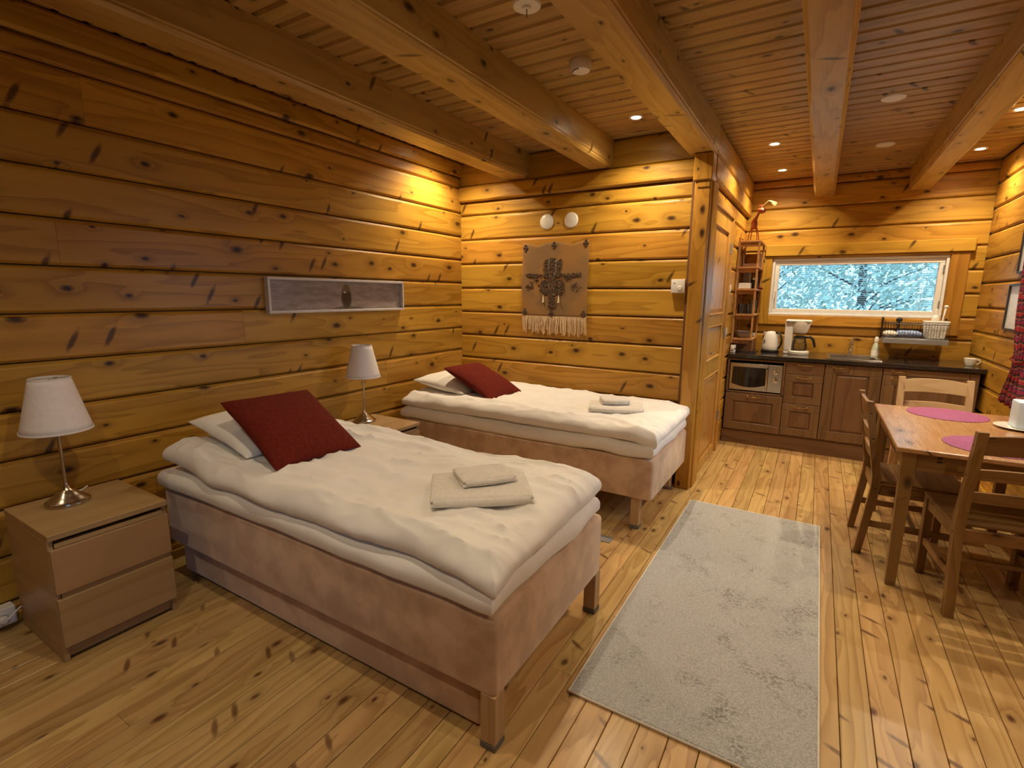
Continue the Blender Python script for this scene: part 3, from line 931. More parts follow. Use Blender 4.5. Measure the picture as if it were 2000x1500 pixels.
# pillows and cushions
pw1 = tag(pillow(.60, .50, .15, 2.2).build('pillow', 'sheet', None, True), 'white pillow behind the red cushion on the nearer bed', 'pillow', 'white pillows')
pose(pw1, (-2.20, 1.26, .70), (-2.20, 1.86, .70), (-2.66, 1.28, .80), (-2.66, 1.88, .80))
pw2 = tag(pillow(.60, .50, .15, 5.7).build('pillow', 'sheet', None, True), 'white pillow behind the red cushion on the farther bed', 'pillow', 'white pillows')
pose(pw2, (-2.28, 3.02, .70), (-2.28, 3.62, .70), (-2.74, 3.04, .76), (-2.74, 3.64, .76))
c1 = tag(pillow(.47, .50, .13, 9.1, pinch=.05, wr=.004).build('throw_cushion', 'red', None, True), 'dark red square cushion leaning on the nearer bed', 'cushion', 'dark red cushions')
pose(c1, (-1.985, 1.262, .675), (-2.01, 1.70, .675), (-2.40, 1.335, .895), (-2.34, 1.755, .88), .022)
c2 = tag(pillow(.46, .50, .13, 4.4, pinch=.05, wr=.004).build('throw_cushion', 'red', None, True), 'dark red square cushion leaning on the farther bed', 'cushion', 'dark red cushions')
pose(c2, (-2.03, 3.06, .675), (-2.06, 3.46, .655), (-2.46, 3.09, .845), (-2.42, 3.50, .850), .018)

# towels
def towel(name, w, d, th, loc, rz, label, seed, nl=3, skew=0):
    t = thing(name, label, 'towel', loc, rz, 'folded white towels')
    h = th/nl
    for k in range(nl):
        sh = .008*noise.noise(Vector((seed, k*3.1, 0)))+skew*k
        g = slab(-w/2+sh, w/2+sh*.5, -d/2+.004*k, d/2-.006*k, lambda x, y, k=k: h*(k+.5)+.004*noise.noise(Vector((x*12+seed, y*12, k))), h*1.1, 24, 18, 8, .0015, seed+k, .006, 9, 9)
        g.build('fold', 'towel', t, True)
    # rolled front fold edge
    g = MB().tube([(-w/2+.012, -d/2+.010, th*.5), (-w/4, -d/2+.002, th*.52), (0, -d/2, th*.5), (w/4, -d/2+.002, th*.52), (w/2-.012, -d/2+.010, th*.5)], [th*.40, th*.47, th*.48, th*.47, th*.40], 12)
    g.build('fold_edge', 'towel', t, True)
towel('bath_towel', .38, .29, .034, (-1.07, 1.545, .685), math.radians(38), 'larger folded white towel on the foot of the nearer bed', 2.0, 2)
towel('hand_towel', .22, .17, .026, (-1.09, 1.60, .722), math.radians(52), 'small folded white towel on top of the towel on the nearer bed', 6.0, 2)
towel('bath_towel', .36, .26, .032, (-1.13, 3.27, .680), math.radians(20), 'larger folded white towel on the foot of the farther bed', 11.0, 2)
towel('hand_towel', .19, .15, .036, (-1.16, 3.31, .714), math.radians(30), 'small folded white towel on top of the towel on the farther bed', 15.0, 2)

# ------------------------------------------------------------------ bedside tables
def nightstand(loc, label):
    t = thing('nightstand', label, 'nightstand', loc, 0, 'oak veneer nightstands')
    w, dp, h = .41, .47, .54
    MB().box(-dp, -.018, 0, .018, 0, h-.024, .0015).build('side_panel', 'oak_x', t)
    MB().box(-dp, -.018, w-.018, w, 0, h-.024, .0015).build('side_panel', 'oak_x', t)
    MB().box(-dp, -dp+.01, .018, w-.018, .03, h-.024).build('back_panel', 'oak_y', t)
    MB().box(-dp, .0, -.001, w+.001, h-.024, h, .002).build('top', 'oak_y', t)
    MB().box(-dp+.02, -.03, .018, w-.018, .03, .05).build('bottom_panel', 'oak_y', t)
    MB().box(-.05, -.035, .018, w-.018, .012, .066).build('plinth', 'oak_y', t)
    for z0, z1 in ((.068, .272), (.296, .478)):
        d = MB().box(-.018, 0, .002, w-.002, z0, z1, .002).build('drawer', 'oak_y', t)
        MB().box(-.40, -.0185, .03, w-.03, z0+.02, z1-.03).build('drawer_box', 'oak_y', d)
        MB().box(-.03, -.012, .02, w-.02, z1+.002, z1+.020).build('finger_groove', 'oak_y', d)
    return t
nightstand((-2.39, .605, 0), 'oak two drawer nightstand at the left edge, beside the nearer bed')
nightstand((-2.38, 2.265, 0), 'oak nightstand standing between the two beds')

def lamp(loc, label):
    t = thing('table_lamp', label, 'lamp', loc, 0, 'bedside table lamps')
    MB().lathe([(.078, 0), (.080, .006), (.078, .014), (.066, .020), (.062, .026), (.048, .034), (.040, .044), (.026, .056), (.016, .064), (.013, .074), (.009, .080), (.0065, .09)], 40).build('base', 'nickel', t, 35)
    MB().lathe([(.0065, .09), (.0062, .36), (.011, .365), (.011, .39), (.0, .39)], 16).build('pole', 'nickel', t, 35)
    n = 120; g = MB(); vs = []; rows = 8
    for k in range(rows+1):
        f = k/rows
        for i in range(n):
            r = (.120*(1-f)+.068*f)*(1+(.010 if i % 2 else -.010)*(1 if 0 < k < rows else .3))
            a = 2*PI*i/n; vs.append((r*math.cos(a), r*math.sin(a), .325+.225*f))
    for k in range(rows):
        for i in range(n):
            j = (i+1) % n; g.f.append((k*n+i, k*n+j, (k+1)*n+j, (k+1)*n+i))
    g.v = vs
    sh = g.build('shade', 'shade', t, 60)
    sh.modifiers.new('thickness', 'SOLIDIFY').thickness = .0012
    for r, z in ((.1215, .325), (.069, .542)):
        MB().lathe([(r-.002, 0), (r+.001, 0), (r+.0005, .009), (r-.002, .009)], 60, (0, 0, z), closed=True).build('shade_band', 'shade', sh, 40)
    sp = MB()
    for k in range(3):
        a = 2*PI*k/3+.4; sp.tube([(0, 0, .535), (.068*math.cos(a), .068*math.sin(a), .545)], .0018, 6)
    sp.lathe([(.012, .528), (.012, .540), (.0, .545)], 12)
    sp.build('shade_carrier', 'nickel', sh)
    MB().tube([(-.07, .02, .006), (-.10, .05, .005), (-.12, .09, .004), (-.15, .12, .004)], .003, 6).build('cord', 'plastic', t, True)
lamp((-2.715, .775, .54), 'pleated white shade lamp on the nightstand at the left edge')
lamp((-2.725, 2.475, .54), 'pleated white shade lamp on the nightstand between the beds')

# socket block on the floor by the wall
t = thing('socket_block', 'white double wall socket block by the floor at the left edge', 'socket', (LX, .508, 0))
MB().box(.0, .055, -.10, .082, .025, .105, .005).build('housing', 'plastic', t)
for y in (-.05, .035):
    MB().lathe([(.0, .003), (.017, .003), (.021, .009), (.025, .009), (.026, 0)], 24).build('socket_ring', 'plastic', t, 40, loc=(.055, y, .062), rot=(0, PI/2, 0))
MB().lathe([(.017, 0), (.018, .004), (.018, .020), (.010, .030), (0, .031)], 18).build('plug', 'plastic', t, 40, loc=(.058, .035, .062), rot=(0, PI/2, 0))
MB().tube([(.078, .035, .062), (.084, .048, .066), (.078, .066, .078), (.066, .086, .086), (.05, .105, .088)], .004, 8).build('cord', 'plastic', t, True)

# ------------------------------------------------------------------ wall things
pf = thing('framed_picture', 'long low framed grey picture on the left log wall', 'picture', (LX, 2.485, 1.432))
PW, PH = .59, .112
m = MB()
m.box(.0, .04, -PW, PW, -PH, -PH+.016, .002).box(.0, .04, -PW, PW, PH-.016, PH, .002).box(.0, .04, -PW, -PW+.016, -PH+.016, PH-.016, .002).box(.0, .04, PW-.016, PW, -PH+.016, PH-.016, .002)
m.build('frame', 'frame_grey', pf)
MB().box(.008, .012, -PW+.015, PW-.015, -PH+.015, PH-.015).build('print', 'print1', pf)

# woven hanging: cloth coordinates s (0..1 across), q (0..1 down)
HX0, HX1, HZ0, HZ1 = -2.245, -1.632, 1.268, 1.888
hg = thing('wall_hanging', 'brown woven wall hanging with a dark tufted motif and fringe', 'tapestry', (0, BY, 0))
def hp(s, q, o=.0):
    sag = .030*(1-abs(math.cos(PI*s*2)))*max(0, 1-q*4) if 0 < s < 1 else 0
    x = HX0+(HX1-HX0)*s; z = HZ1-(HZ1-HZ0)*q-sag
    return (x+.003*math.sin(q*9), -.012-.004*math.sin(s*11+q*3)-o, z)
g = MB(); n1, n2 = 40, 30
for i in range(n1+1):
    for j in range(n2+1): g.v.append(hp(i/n1, j/n2))
for i in range(n1):
    for j in range(n2): g.f.append((i*(n2+1)+j, (i+1)*(n2+1)+j, (i+1)*(n2+1)+j+1, i*(n2+1)+j+1))
MT['hangcloth'] = plain('brown_woven_cloth', (.30, .150, .040), .95, nscale=3.5, col2=(.22, .125, .052), bump=.6, bscale=420, nr=(.4, .6))
cl = g.build('cloth', 'hangcloth', hg, True)
cl.modifiers.new('thickness', 'SOLIDIFY').thickness = .003
def tufts(pts, r, mat, name):
    g = MB()
    for s, q in pts:
        x, y, z = hp(s, q, .004)
        g.sphere((x, y, z), r*rt_.uniform(.7, 1.25), 6, 4, (1.15, .7, .8))
    o = g.build(name, mat, hg, True); o['kind'] = 'stuff'; return o
MT['darkyarn'] = plain('dark_brown_yarn', (.045, .026, .014), .95, nscale=60, col2=(.11, .06, .03))
MT['greyyarn'] = plain('grey_yarn', (.27, .24, .19), .95, nscale=60)
MT['paleyarn'] = plain('pale_yarn', (.62, .52, .34), .95)
pts = []
for k in range(1500):          # head, side bars, flanks and tapering tail of the motif
    q = rt_.uniform(.22, .88); a_ = rt_.uniform(-.21, .21); e_ = abs(a_)
    ok = e_ < .045 and q > .22
    ok = ok or (.065 < e_ < .13 and .23 < q < .47)
    ok = ok or (.05 < e_ < .19 and abs(q-.60) < .10*math.sqrt(max(0, 1-((e_-.11)/.085)**2)))
    if ok: pts.append((.475+a_, q))
tufts(pts, .0085, 'darkyarn', 'motif_body')
pts = []
for k in range(150):
    s = rt_.choice((rt_.uniform(.07, .31), rt_.uniform(.63, .90)))
    q = .445-.05*(abs(s-.475)-.2)+rt_.uniform(-.020, .020)
    pts.append((s, q))
for cx, cq in ((.14, .59), (.83, .59), (.22, .515), (.70, .50)):
    for k in range(16): pts.append((cx+rt_.gauss(0, .035), cq+rt_.gauss(0, .02)))
tufts([p for p in pts if p[0] < .475], .0065, 'darkyarn', 'motif_wing')
tufts([p for p in pts if p[0] >= .475], .0065, 'darkyarn', 'motif_wing')
for sgn in (-1, 1):
    pts = [(.475+sgn*(.055 if q < .42 else .038), q) for q in [.24+.0095*k for k in range(50)]]
    tufts(pts, .0055, 'greyyarn', 'motif_outline')
for s in (.345, .585):
    g = MB(); a = hp(s, .71, .006); b = hp(s-.004, .81, .008)
    g.tube([a, ((a[0]+b[0])/2, a[1], (a[2]+b[2])/2), b], [.004, .007, .009], 8); g.build('tassel', 'paleyarn', hg, True)
for s, q in ((.05, .07), (.49, .05), (.96, .035), (.045, .94), (.475, .955), (.955, .95)):
    g = MB()
    for dx_, dz_ in ((0, 0), (0, .02), (0, -.02), (-.014, 0), (.014, 0)):
        x, y, z = hp(s, q, .004); g.sphere((x+dx_, y, z+dz_), .011, 8, 5, (1, .6, 1.1))
    g.build('corner_knot', 'darkyarn', hg, True)
g = MB()
for k in range(92):
    s = (k+.5)/92; x, y, z = hp(s, 1.0)
    l = rt_.uniform(.10, .15)+.02*s; dx_ = rt_.gauss(0, .006); dy_ = rt_.uniform(-.006, .002)
    g.tube([(x, y, z+.004), (x+dx_*.4, y+dy_, z-l*.35), (x+dx_+.003*math.sin(k), y+dy_, z-l*.7), (x+dx_, y+dy_*.5, z-l)], .0023, 5)
fr = g.build('fringe', 'fringe', hg, True); fr['kind'] = 'stuff'

for x, lab in ((-2.022, 'white round wall vent on the left above the woven hanging'), (-1.798, 'white round wall vent on the right above the woven hanging')):
    tag(MB().lathe([(.0, .016), (.052, .016), (.058, .012), (.062, .004), (.062, 0)], 32).build('wall_vent', 'plastic', None, 40, loc=(x, BY, 2.052), rot=(PI/2, 0, 0)), lab, 'vent', 'wall vents')

th = thing('thermostat', 'white square thermostat on the log wall beside the post', 'thermostat', (-.906, BY, 1.523))
rbox(-.05, .05, -.045, 0, -.05, .05, .006, 2).build('housing', 'plastic', th, 40)
MB().lathe([(.016, 0), (.016, .006), (.013, .009), (.0, .009)], 20).build('dial', 'plastic', th, 40, loc=(.016, -.045, -.014), rot=(PI/2, 0, 0))
MB().box(-.034, -.018, -.0455, -.0445, .020, .023).box(-.028, -.025, -.0455, -.0445, .012, .020).build('mark', 'black', th)

def switch(loc, label):
    t = thing('light_switch', label, 'switch', loc, 0, 'wall switches')
    MB().box(0, .012, -.04, .04, -.04, .04, .003).build('plate', 'plastic', t)
    MB().box(.012, .017, -.024, .024, -.026, .026, .002).build('rocker', 'plastic', t)
switch((DX+.0, 5.10, 1.52), 'upper white switch plate between the door and the wall shelf')
switch((DX+.0, 5.07, 1.13), 'lower white switch plate between the door and the wall shelf')

# pictures on the right wall
for y, z, hh, hw, lab in ((4.90, 1.395, .165, .20, 'dark framed pale picture beside the curtain'), (4.80, 1.848, .215, .20, 'dark framed picture higher on the right wall at the picture edge')):
    t = thing('framed_picture', lab, 'picture', (RX, y, z), 0, 'dark framed pictures')
    m = MB()
    m.box(-.02, 0, -hw, hw, -hh, -hh+.014, .002).box(-.02, 0, -hw, hw, hh-.014, hh, .002).box(-.02, 0, -hw, -hw+.014, -hh+.014, hh-.014, .002).box(-.02, 0, hw-.014, hw, -hh+.014, hh-.014, .002)
    m.build('frame', 'frame_black', t)
    MB().box(-.008, -.004, -hw+.013, hw-.013, -hh+.013, hh-.013).build('print', 'print2', t)

# curtain gathered by the table window
cu = thing('curtain', 'red and black patterned curtain gathered at the right edge', 'curtain', (0, 0, 0))
g = MB(); nz, ny = 48, 44
for i in range(nz+1):
    z = .752+1.388*i/nz
    tie = math.exp(-((z-1.06)/.16)**2)
    flare = sm((1.0-z)/.4)
    yf = 4.64-.055*tie+.13*flare+.03*sm((z-1.2)/.6)
    yn = 4.30+.05*tie-.06*flare-.05*sm((z-1.2)/.6)
    for j in range(ny+1):
        f = j/ny
        x = 1.150+(.024-.010*tie)*math.sin(f*PI*9+z*.8)
        g.v.append((x, yn+(yf-yn)*f, z))
for i in range(nz):
    for j in range(ny): g.f.append((i*(ny+1)+j, i*(ny+1)+j+1, (i+1)*(ny+1)+j+1, (i+1)*(ny+1)+j))
c = g.build('cloth', 'curtain', cu, True); c.modifiers.new('thickness', 'SOLIDIFY').thickness = .002
MB().tube([(1.15, 2.6, 2.145), (1.15, 4.74, 2.145)], .009, 10).build('rod', 'frame_black', cu, True)
MB().tube([(1.130, 4.34, 1.06), (1.125, 4.46, 1.045), (1.130, 4.59, 1.06), (1.16, 4.61, 1.09), (1.19, 4.60, 1.10)], .008, 8).build('tie_back', 'red', cu, True)

# ------------------------------------------------------------------ rug and floor plate
rg = thing('rug', 'grey mottled rectangular rug on the floor beside the beds', 'rug', (-.258, 2.56, 0))
g = slab(-.395, .395, -1.04, 1.04, lambda x, y: .006+.0012*noise.noise(Vector((x*3, y*3, 0))), .011, 60, 120, 60, .0005, 1.0, .003)
g.build('pile', 'rug', rg, True)
MB().box(-.40, -.394, -1.045, 1.045, .0005, .011, .002).box(.394, .40, -1.045, 1.045, .0005, .011, .002).box(-.394, .394, -1.045, -1.039, .0005, .011, .002).box(-.394, .394, 1.039, 1.045, .0005, .011, .002).build('binding', 'towel', rg)
tag(MB().box(-.12, .06, -.035, .035, 0, .006, .002).build('floor_plate', 'greymetal', None, loc=(-.99, 2.72, .0)), 'small grey metal plate on the floor between the beds', 'plate')

# ------------------------------------------------------------------ dining table and chairs
tb = thing('dining_table', 'brown pine dining table at the right', 'table', (.39, 2.99, 0))
TW, TL_ = .74, 1.19
MB().box(0, TW, 0, TL_, .716, .74, .004).build('table_top', 'tabley', tb)
for x in (.03, TW-.03-.058):
    for y in (.03, TL_-.03-.058):
        i = .010
        cx = x+.029; cy = y+.029; a, b = .029, .021
        MB().hexa([(cx-b, cy-b, 0), (cx+b, cy-b, 0), (cx+b, cy+b, 0), (cx-b, cy+b, 0)], [(cx-a, cy-a, .716), (cx+a, cy-a, .716), (cx+a, cy+a, .716), (cx-a, cy+a, .716)]).build('leg', 'tablez', tb)
for y in (.038, TL_-.038-.02):
    MB().box(.088, TW-.088, y, y+.02, .625, .716, .002).build('apron', 'tablex', tb)
MT['tabley2'] = wood('table_apron_pine', 1, (.28, .152, .054), (.175, .086, .026), (.05, .018, .007), var=.1, spike=.3, knots=.5)
for x in (.038, TW-.038-.02):
    MB().box(x, x+.02, .088, TL_-.088, .625, .716, .002).build('apron', 'tabley2', tb)
for z in (.682, .70):
    MB().box(.165, .183, .0365, .0385, z-.005, z+.004).build('bolt_slot', 'black', tb)

for x, y, lab in ((.745, 4.02, 'round purple placemat at the far end of the table'), (.80, 3.24, 'round purple placemat at the near end of the table')):
    tag(MB().lathe([(0, .0), (.197, 0), (.20, .002), (.196, .004), (0, .0045)], 56).build('placemat', 'placemat', None, 40, loc=(x, y, .7402)), lab, 'placemat', 'purple placemats')
tag(MB().lathe([(0, 0), (.075, 0), (.085, .004), (.118, .010), (.122, .013), (.117, .014), (.084, .009), (0, .007)], 48).build('saucer_plate', 'cup', None, 40, loc=(1.035, 3.80, .7402)), 'white plate under the pale block candle', 'plate')
cn = thing('block_candle', 'pale block candle standing on the white plate', 'candle', (1.05, 3.80, .748))
rbox(-.062, .062, -.062, .062, 0, .150, .008, 3).build('wax', 'candle', cn, 40)
MB().tube([(0, 0, .149), (.002, 0, .158), (.004, .001, .164)], .0015, 6).build('wick', 'black', cn)

def chair_parts(t, wx, wy, wz):
    sw, sd = .42, .40
    for s in (-1, 1):
        x = s*(sw/2-.019); a = .019
        # rear leg running up into the back post, kinked at the seat
        P = [(-sd/2-.045, 0), (-sd/2+.0, .40), (-sd/2+.0, .47), (-sd/2-.075, .89)]
        m = MB(); n = len(P)
        for (y, z), hw in zip(P, (.017, .021, .021, .015)):
            m.v += [(x-a, y-hw, z), (x+a, y-hw, z), (x+a, y+hw, z), (x-a, y+hw, z)]
        for k in range(n-1):
            for e in range(4):
                m.f.append((k*4+e, k*4+(e+1) % 4, k*4+4+(e+1) % 4, k*4+4+e))
        m.f += [(3, 2, 1, 0), tuple(range(4*n-4, 4*n))]
        m.build('rear_leg', wz, t)
        MB().box(x-.019, x+.019, sd/2-.042, sd/2-.004, 0, .425, .003).build('front_leg', wz, t)
        MB().box(x-.010, x+.010, -sd/2+.02, sd/2-.04, .365, .42, .002).build('seat_rail', wy, t)
        MB().box(x-.009, x+.009, -sd/2-.012, sd/2-.04, .17, .205, .002).build('stretcher', wy, t)
    MB().box(-sw/2+.038, sw/2-.038, sd/2-.032, sd/2-.012, .365, .42, .002).build('front_rail', wx, t)
    MB().box(-sw/2+.038, sw/2-.038, -sd/2-.008, -sd/2+.012, .365, .42, .002).build('rear_rail', wx, t)
    MB().box(-sw/2+.028, sw/2-.028, -.012, .012, .178, .20, .002).build('cross_stretcher', wx, t)
    MB().box(-sw/2, sw/2, -sd/2+.022, sd/2+.01, .424, .444, .005).build('seat', wx, t)
    # back slats: gently arched upper edge, curved backwards
    for z, h, arch in ((.785, .085, .016), (.665, .05, .010), (.555, .05, .010)):
        m = MB(); N = 10; vs = []
        for k in range(N+1):
            f = -1+2*k/N; x = f*(sw/2-.036)
            yb = -sd/2-.075*(z+h/2-.47)/.42-.012*(1-f*f)
            zt = z+h+arch*(1-f*f); zb = z+arch*.5*(1-f*f)
            lean = -.075*h/.42
            vs += [(x, yb-.009-lean/2, zb), (x, yb+.009-lean/2, zb), (x, yb+.009+lean/2, zt), (x, yb-.009+lean/2, zt)]
        m.v = vs
        for k in range(N):
            for e in range(4): m.f.append((k*4+e, k*4+(e+1) % 4, k*4+4+(e+1) % 4, k*4+4+e))
        m.f += [(3, 2, 1, 0), tuple(range(4*N, 4*N+4))]
        m.build('back_slat', wx, t, 40)
    for s in (-1, 1):
        for z in (.825, .685, .40):
            MB().sphere((s*(sw/2), -sd/2-.075*max(0, z-.47)/.42, z), .005, 8, 4, (.4, 1, 1)).build('screw_cap', 'black', t, True)
ch = thing('dining_chair', 'brown ladder back dining chair nearest the camera, back turned to us', 'chair', (.808, 3.125, 0), math.radians(7), 'ladder back dining chairs')
chair_parts(ch, 'tablex', 'tabley2', 'tablez')
copy_tree(ch, (.56, 3.555, 0), math.radians(-88), 'brown ladder back dining chair on the left long side of the table')
for a_, i_ in (('x', 0), ('y', 1), ('z', 2)):
    MT['pale_'+a_] = wood('pale_pine_'+a_, i_, (.66, .47, .27), (.54, .35, .18), (.2, .09, .04), var=.06, spike=.4, knots=.5)
ch3 = thing('dining_chair', 'pale pine ladder back chair at the far end of the table', 'chair', (.765, 4.31, 0), math.radians(181), 'ladder back dining chairs')
chair_parts(ch3, 'pale_x', 'pale_y', 'pale_z')

# ------------------------------------------------------------------ kitchen
KF = 5.35                                  # plane of the cabinet fronts
def front(x0, x1, z0, z1, name, parent, rim=.055, handle='top', raised=True):
    """a framed cabinet front with a raised field, and its bow handle"""
    m = MB(); y0, y1 = KF, KF+.02
    if raised:
        m.box(x0, x1, y0, y1, z0, z0+rim, .003).box(x0, x1, y0, y1, z1-rim, z1, .003).box(x0, x0+rim, y0+.0003, y1, z0+rim, z1-rim, .003).box(x1-rim, x1, y0+.0003, y1, z0+rim, z1-rim, .003)
        m.box(x0+rim, x1-rim, y0+.011, y1, z0+rim, z1-rim)
        o = m.build(name, 'cab_z', parent)
        g, e = .006, .022
        a, b, c, d = x0+rim+g, x1-rim-g, z0+rim+g, z1-rim-g
        MB().hexa([(a, y0+.011, c), (b, y0+.011, c), (b, y0+.011, d), (a, y0+.011, d)], [(a+e, y0+.002, c+e), (b-e, y0+.002, c+e), (b-e, y0+.002, d-e), (a+e, y0+.002, d-e)]).build('field', 'cab_z', o)
        q = MB()
        for k in range(2):
            zz = (z0+rim, z1-rim)[k]; xx = (x0+rim, x1-rim)[k]
            q.tube([(x0+rim, y0+.004, zz), (x1-rim, y0+.004, zz)], .005, 6).tube([(xx, y0+.004, z0+rim), (xx, y0+.004, z1-rim)], .005, 6)
        q.build('moulding', 'cab_z', o, True)
    else:
        o = m.box(x0, x1, y0, y1, z0, z1, .003).build(name, 'cab_x', parent)
    cx = (x0+x1)/2; zh = z1-.026
    if handle == 'left': cx = x0+.115
    if handle:
        h = MB(); l = .052
        h.tube([(cx-l, y0+.002, zh), (cx-l*.86, y0-.013, zh-.002), (cx-l*.4, y0-.020, zh-.001), (cx, y0-.022, zh), (cx+l*.4, y0-.020, zh-.001), (cx+l*.86, y0-.013, zh-.002), (cx+l, y0+.002, zh)], [.005, .0045, .0045, .0065, .0045, .0045, .005], 8)
        for s in (-1, 1): h.sphere((cx+s*l, y0-.001, zh), .009, 8, 5, (1.3, .5, 1))
        h.build('handle', 'brass', o, True)
    return o

def carcass(x0, x1, t, niche=None):
    m = MB(); y0, y1, z0, z1 = KF+.021, KY-.02, .135, .862
    m.box(x0, x0+.016, y0, y1, z0, z1).box(x1-.016, x1, y0, y1, z0, z1).box(x0+.016, x1-.016, y0, y1, z0, z0+.016).box(x0+.016, x1-.016, y1-.01, y1, z0+.016, z1)
    if not niche: m.box(x0+.016, x1-.016, y0, y1, z1-.016, z1)
    m.build('carcass', 'cab_z', t)

c = thing('microwave_cabinet', 'brown cabinet holding the microwave above a panelled drawer', 'cabinet', (0, 0, 0), 0, 'kitchen base cabinets')
A0, A1 = -.722, -.214
carcass(A0, A1, c)
MB().box(A0+.016, A1-.016, KF+.021, KY-.04, .515, .532).build('niche_shelf', 'cab_x', c)
m = MB().box(A0, A0+.018, KF, KF+.02, .53, .855, .002).box(A1-.018, A1, KF, KF+.02, .53, .855, .002).box(A0+.018, A1-.018, KF, KF+.02, .838, .855, .002).box(A0+.018, A1-.018, KF, KF+.02, .518, .534, .002)
m.build('niche_frame', 'cab_x', c)
front(A0+.002, A1-.002, .145, .512, 'drawer', c, .072)
c = thing('drawer_cabinet', 'brown cabinet with three stacked drawers', 'cabinet', (0, 0, 0), 0, 'kitchen base cabinets')
carcass(-.213, .098, c)
front(-.211, .096, .742, .858, 'drawer', c, .03, raised=False)
front(-.211, .096, .462, .738, 'drawer', c, .066)
front(-.211, .096, .152, .458, 'drawer', c, .066)
c = thing('sink_cabinet', 'brown cabinet with one tall panelled door below the sink', 'cabinet', (0, 0, 0), 0, 'kitchen base cabinets')
carcass(.100, .527, c, True)       # open top under the sink
front(.102, .525, .152, .858, 'door', c, .085, 'left')
c = thing('end_cabinet', 'wide brown cabinet by the right wall behind the far chair', 'cabinet', (0, 0, 0), 0, 'kitchen base cabinets')
carcass(.529, 1.16, c)
MB().box(1.10, 1.16, KF+.001, KF+.02, .152, .858, .003).build('filler_strip', 'cab_z', c)
o = front(.531, 1.098, .80, .858, 'fascia', c, .02, 'left', False)
front(.531, 1.098, .152, .796, 'door', c, .085, 'left')
tag(MB().box(-.73, 1.165, KF+.012, KF+.03, .0, .134, .002).build('plinth', 'cab_x'), 'brown plinth board along the floor below the cabinets', 'plinth')

# worktop with the cut-out for the sink
SX0, SX1, SY0, SY1 = .135, .485, 5.455, 5.83
m = MB(); z0, z1 = .864, .90
wy0, wy1, wx0, wx1 = KF-.02, KY-.001, DX+.012, RX-.003
m.box(wx0, SX0, wy0, wy1, z0, z1, .003).box(SX1, wx1, wy0, wy1, z0, z1, .003).box(SX0, SX1, wy0, SY0, z0, z1, .003).box(SX0, SX1, SY1, wy1, z0, z1, .003)
tag(m.build('worktop', 'worktop'), 'dark speckled worktop along the kitchen wall', 'worktop')
sk = thing('sink', 'stainless steel inset sink in the worktop', 'sink', (0, 0, 0))
m = MB(); a, b, c_, d_ = SX0-.03, SX1+.03, SY0-.03, SY1+.07
m.box(a, b, c_, SY0, .9002, .904, .001).box(a, b, SY1, d_, .9002, .904, .001).box(a, SX0, SY0, SY1, .9002, .904, .001).box(SX1, b, SY0, SY1, .9002, .904, .001)
m.tube([(a, c_, .903), (b, c_, .903), (b, d_, .903), (a, d_, .903), (a, c_, .903)], .004, 6)
m.build('rim', 'steel', sk, 30)
m = MB(); e = .001; q = .03; zb = .755
o1 = [(SX0+e, SY0+e, .902), (SX1-e, SY0+e, .902), (SX1-e, SY1-e, .902), (SX0+e, SY1-e, .902)]
o2 = [(SX0+q, SY0+q, zb), (SX1-q, SY0+q, zb), (SX1-q, SY1-q, zb), (SX0+q, SY1-q, zb)]
m.add(o1+o2, [(0, 1, 5, 4), (1, 2, 6, 5), (2, 3, 7, 6), (3, 0, 4, 7), (4, 5, 6, 7)])
m.build('basin', 'steel', sk)
MB().lathe([(0, .003), (.014, .003), (.03, .004), (.034, 0)], 20).build('drain', 'chrome', sk, 40, loc=(.31, 5.64, zb))
f = thing('faucet', 'chrome mixer tap behind the sink', 'faucet', (.30, 5.865, .904))
MB().lathe([(.026, 0), (.026, .008), (.020, .014), (.019, .085), (.017, .10)], 20).build('body', 'chrome', f, 40)
MB().tube([(0, -.012, .055), (0, -.06, .085), (0, -.13, .105), (0, -.165, .095), (0, -.168, .075)], [.013, .012, .011, .011, .010], 12).build('spout', 'chrome', f, True)
MB().lathe([(.018, .10), (.020, .115), (.014, .132), (0, .136)], 18).tube([(0, 0, .125), (.01, .03, .15), (.02, .055, .175)], [.008, .007, .008], 10).build('lever', 'chrome', f, 40)
s = thing('soap_bottle', 'small pump bottle of washing liquid right of the tap', 'bottle', (.49, 5.80, .9002))
MT['liquid'] = plain('pale_green_plastic', (.55, .58, .46), .25, nscale=20, namt=.15, coat=.3)
MB().lathe([(.028, 0), (.031, .006), (.031, .075), (.026, .11), (.014, .135), (.011, .145)], 22).build('bottle', 'liquid', s, 40)
MB().lathe([(.0315, .02), (.0316, .07)], 22).build('paper_label', 'white', s)
MB().lathe([(.014, .145), (.016, .15), (.016, .185), (.008, .195), (0, .196)], 16).build('cap', 'plastic', s, 40)

# microwave
mw = thing('microwave', 'silver microwave oven with a dark window in the cabinet niche', 'microwave', (0, 0, 0))
X0, X1, Z0, Z1 = -.697, -.234, .546, .812
MB().box(X0, X1, KF+.02, KF+.36, Z0, Z1, .004).build('body', 'greymetal', mw)
for x in (X0+.03, X1-.05):
    MB().box(x, x+.02, KF+.05, KF+.07, .532, Z0).build('foot', 'black', mw)
dr = MB().box(X0, X1-.125, KF+.002, KF+.02, Z0, Z1, .004).build('door', 'steel', mw)
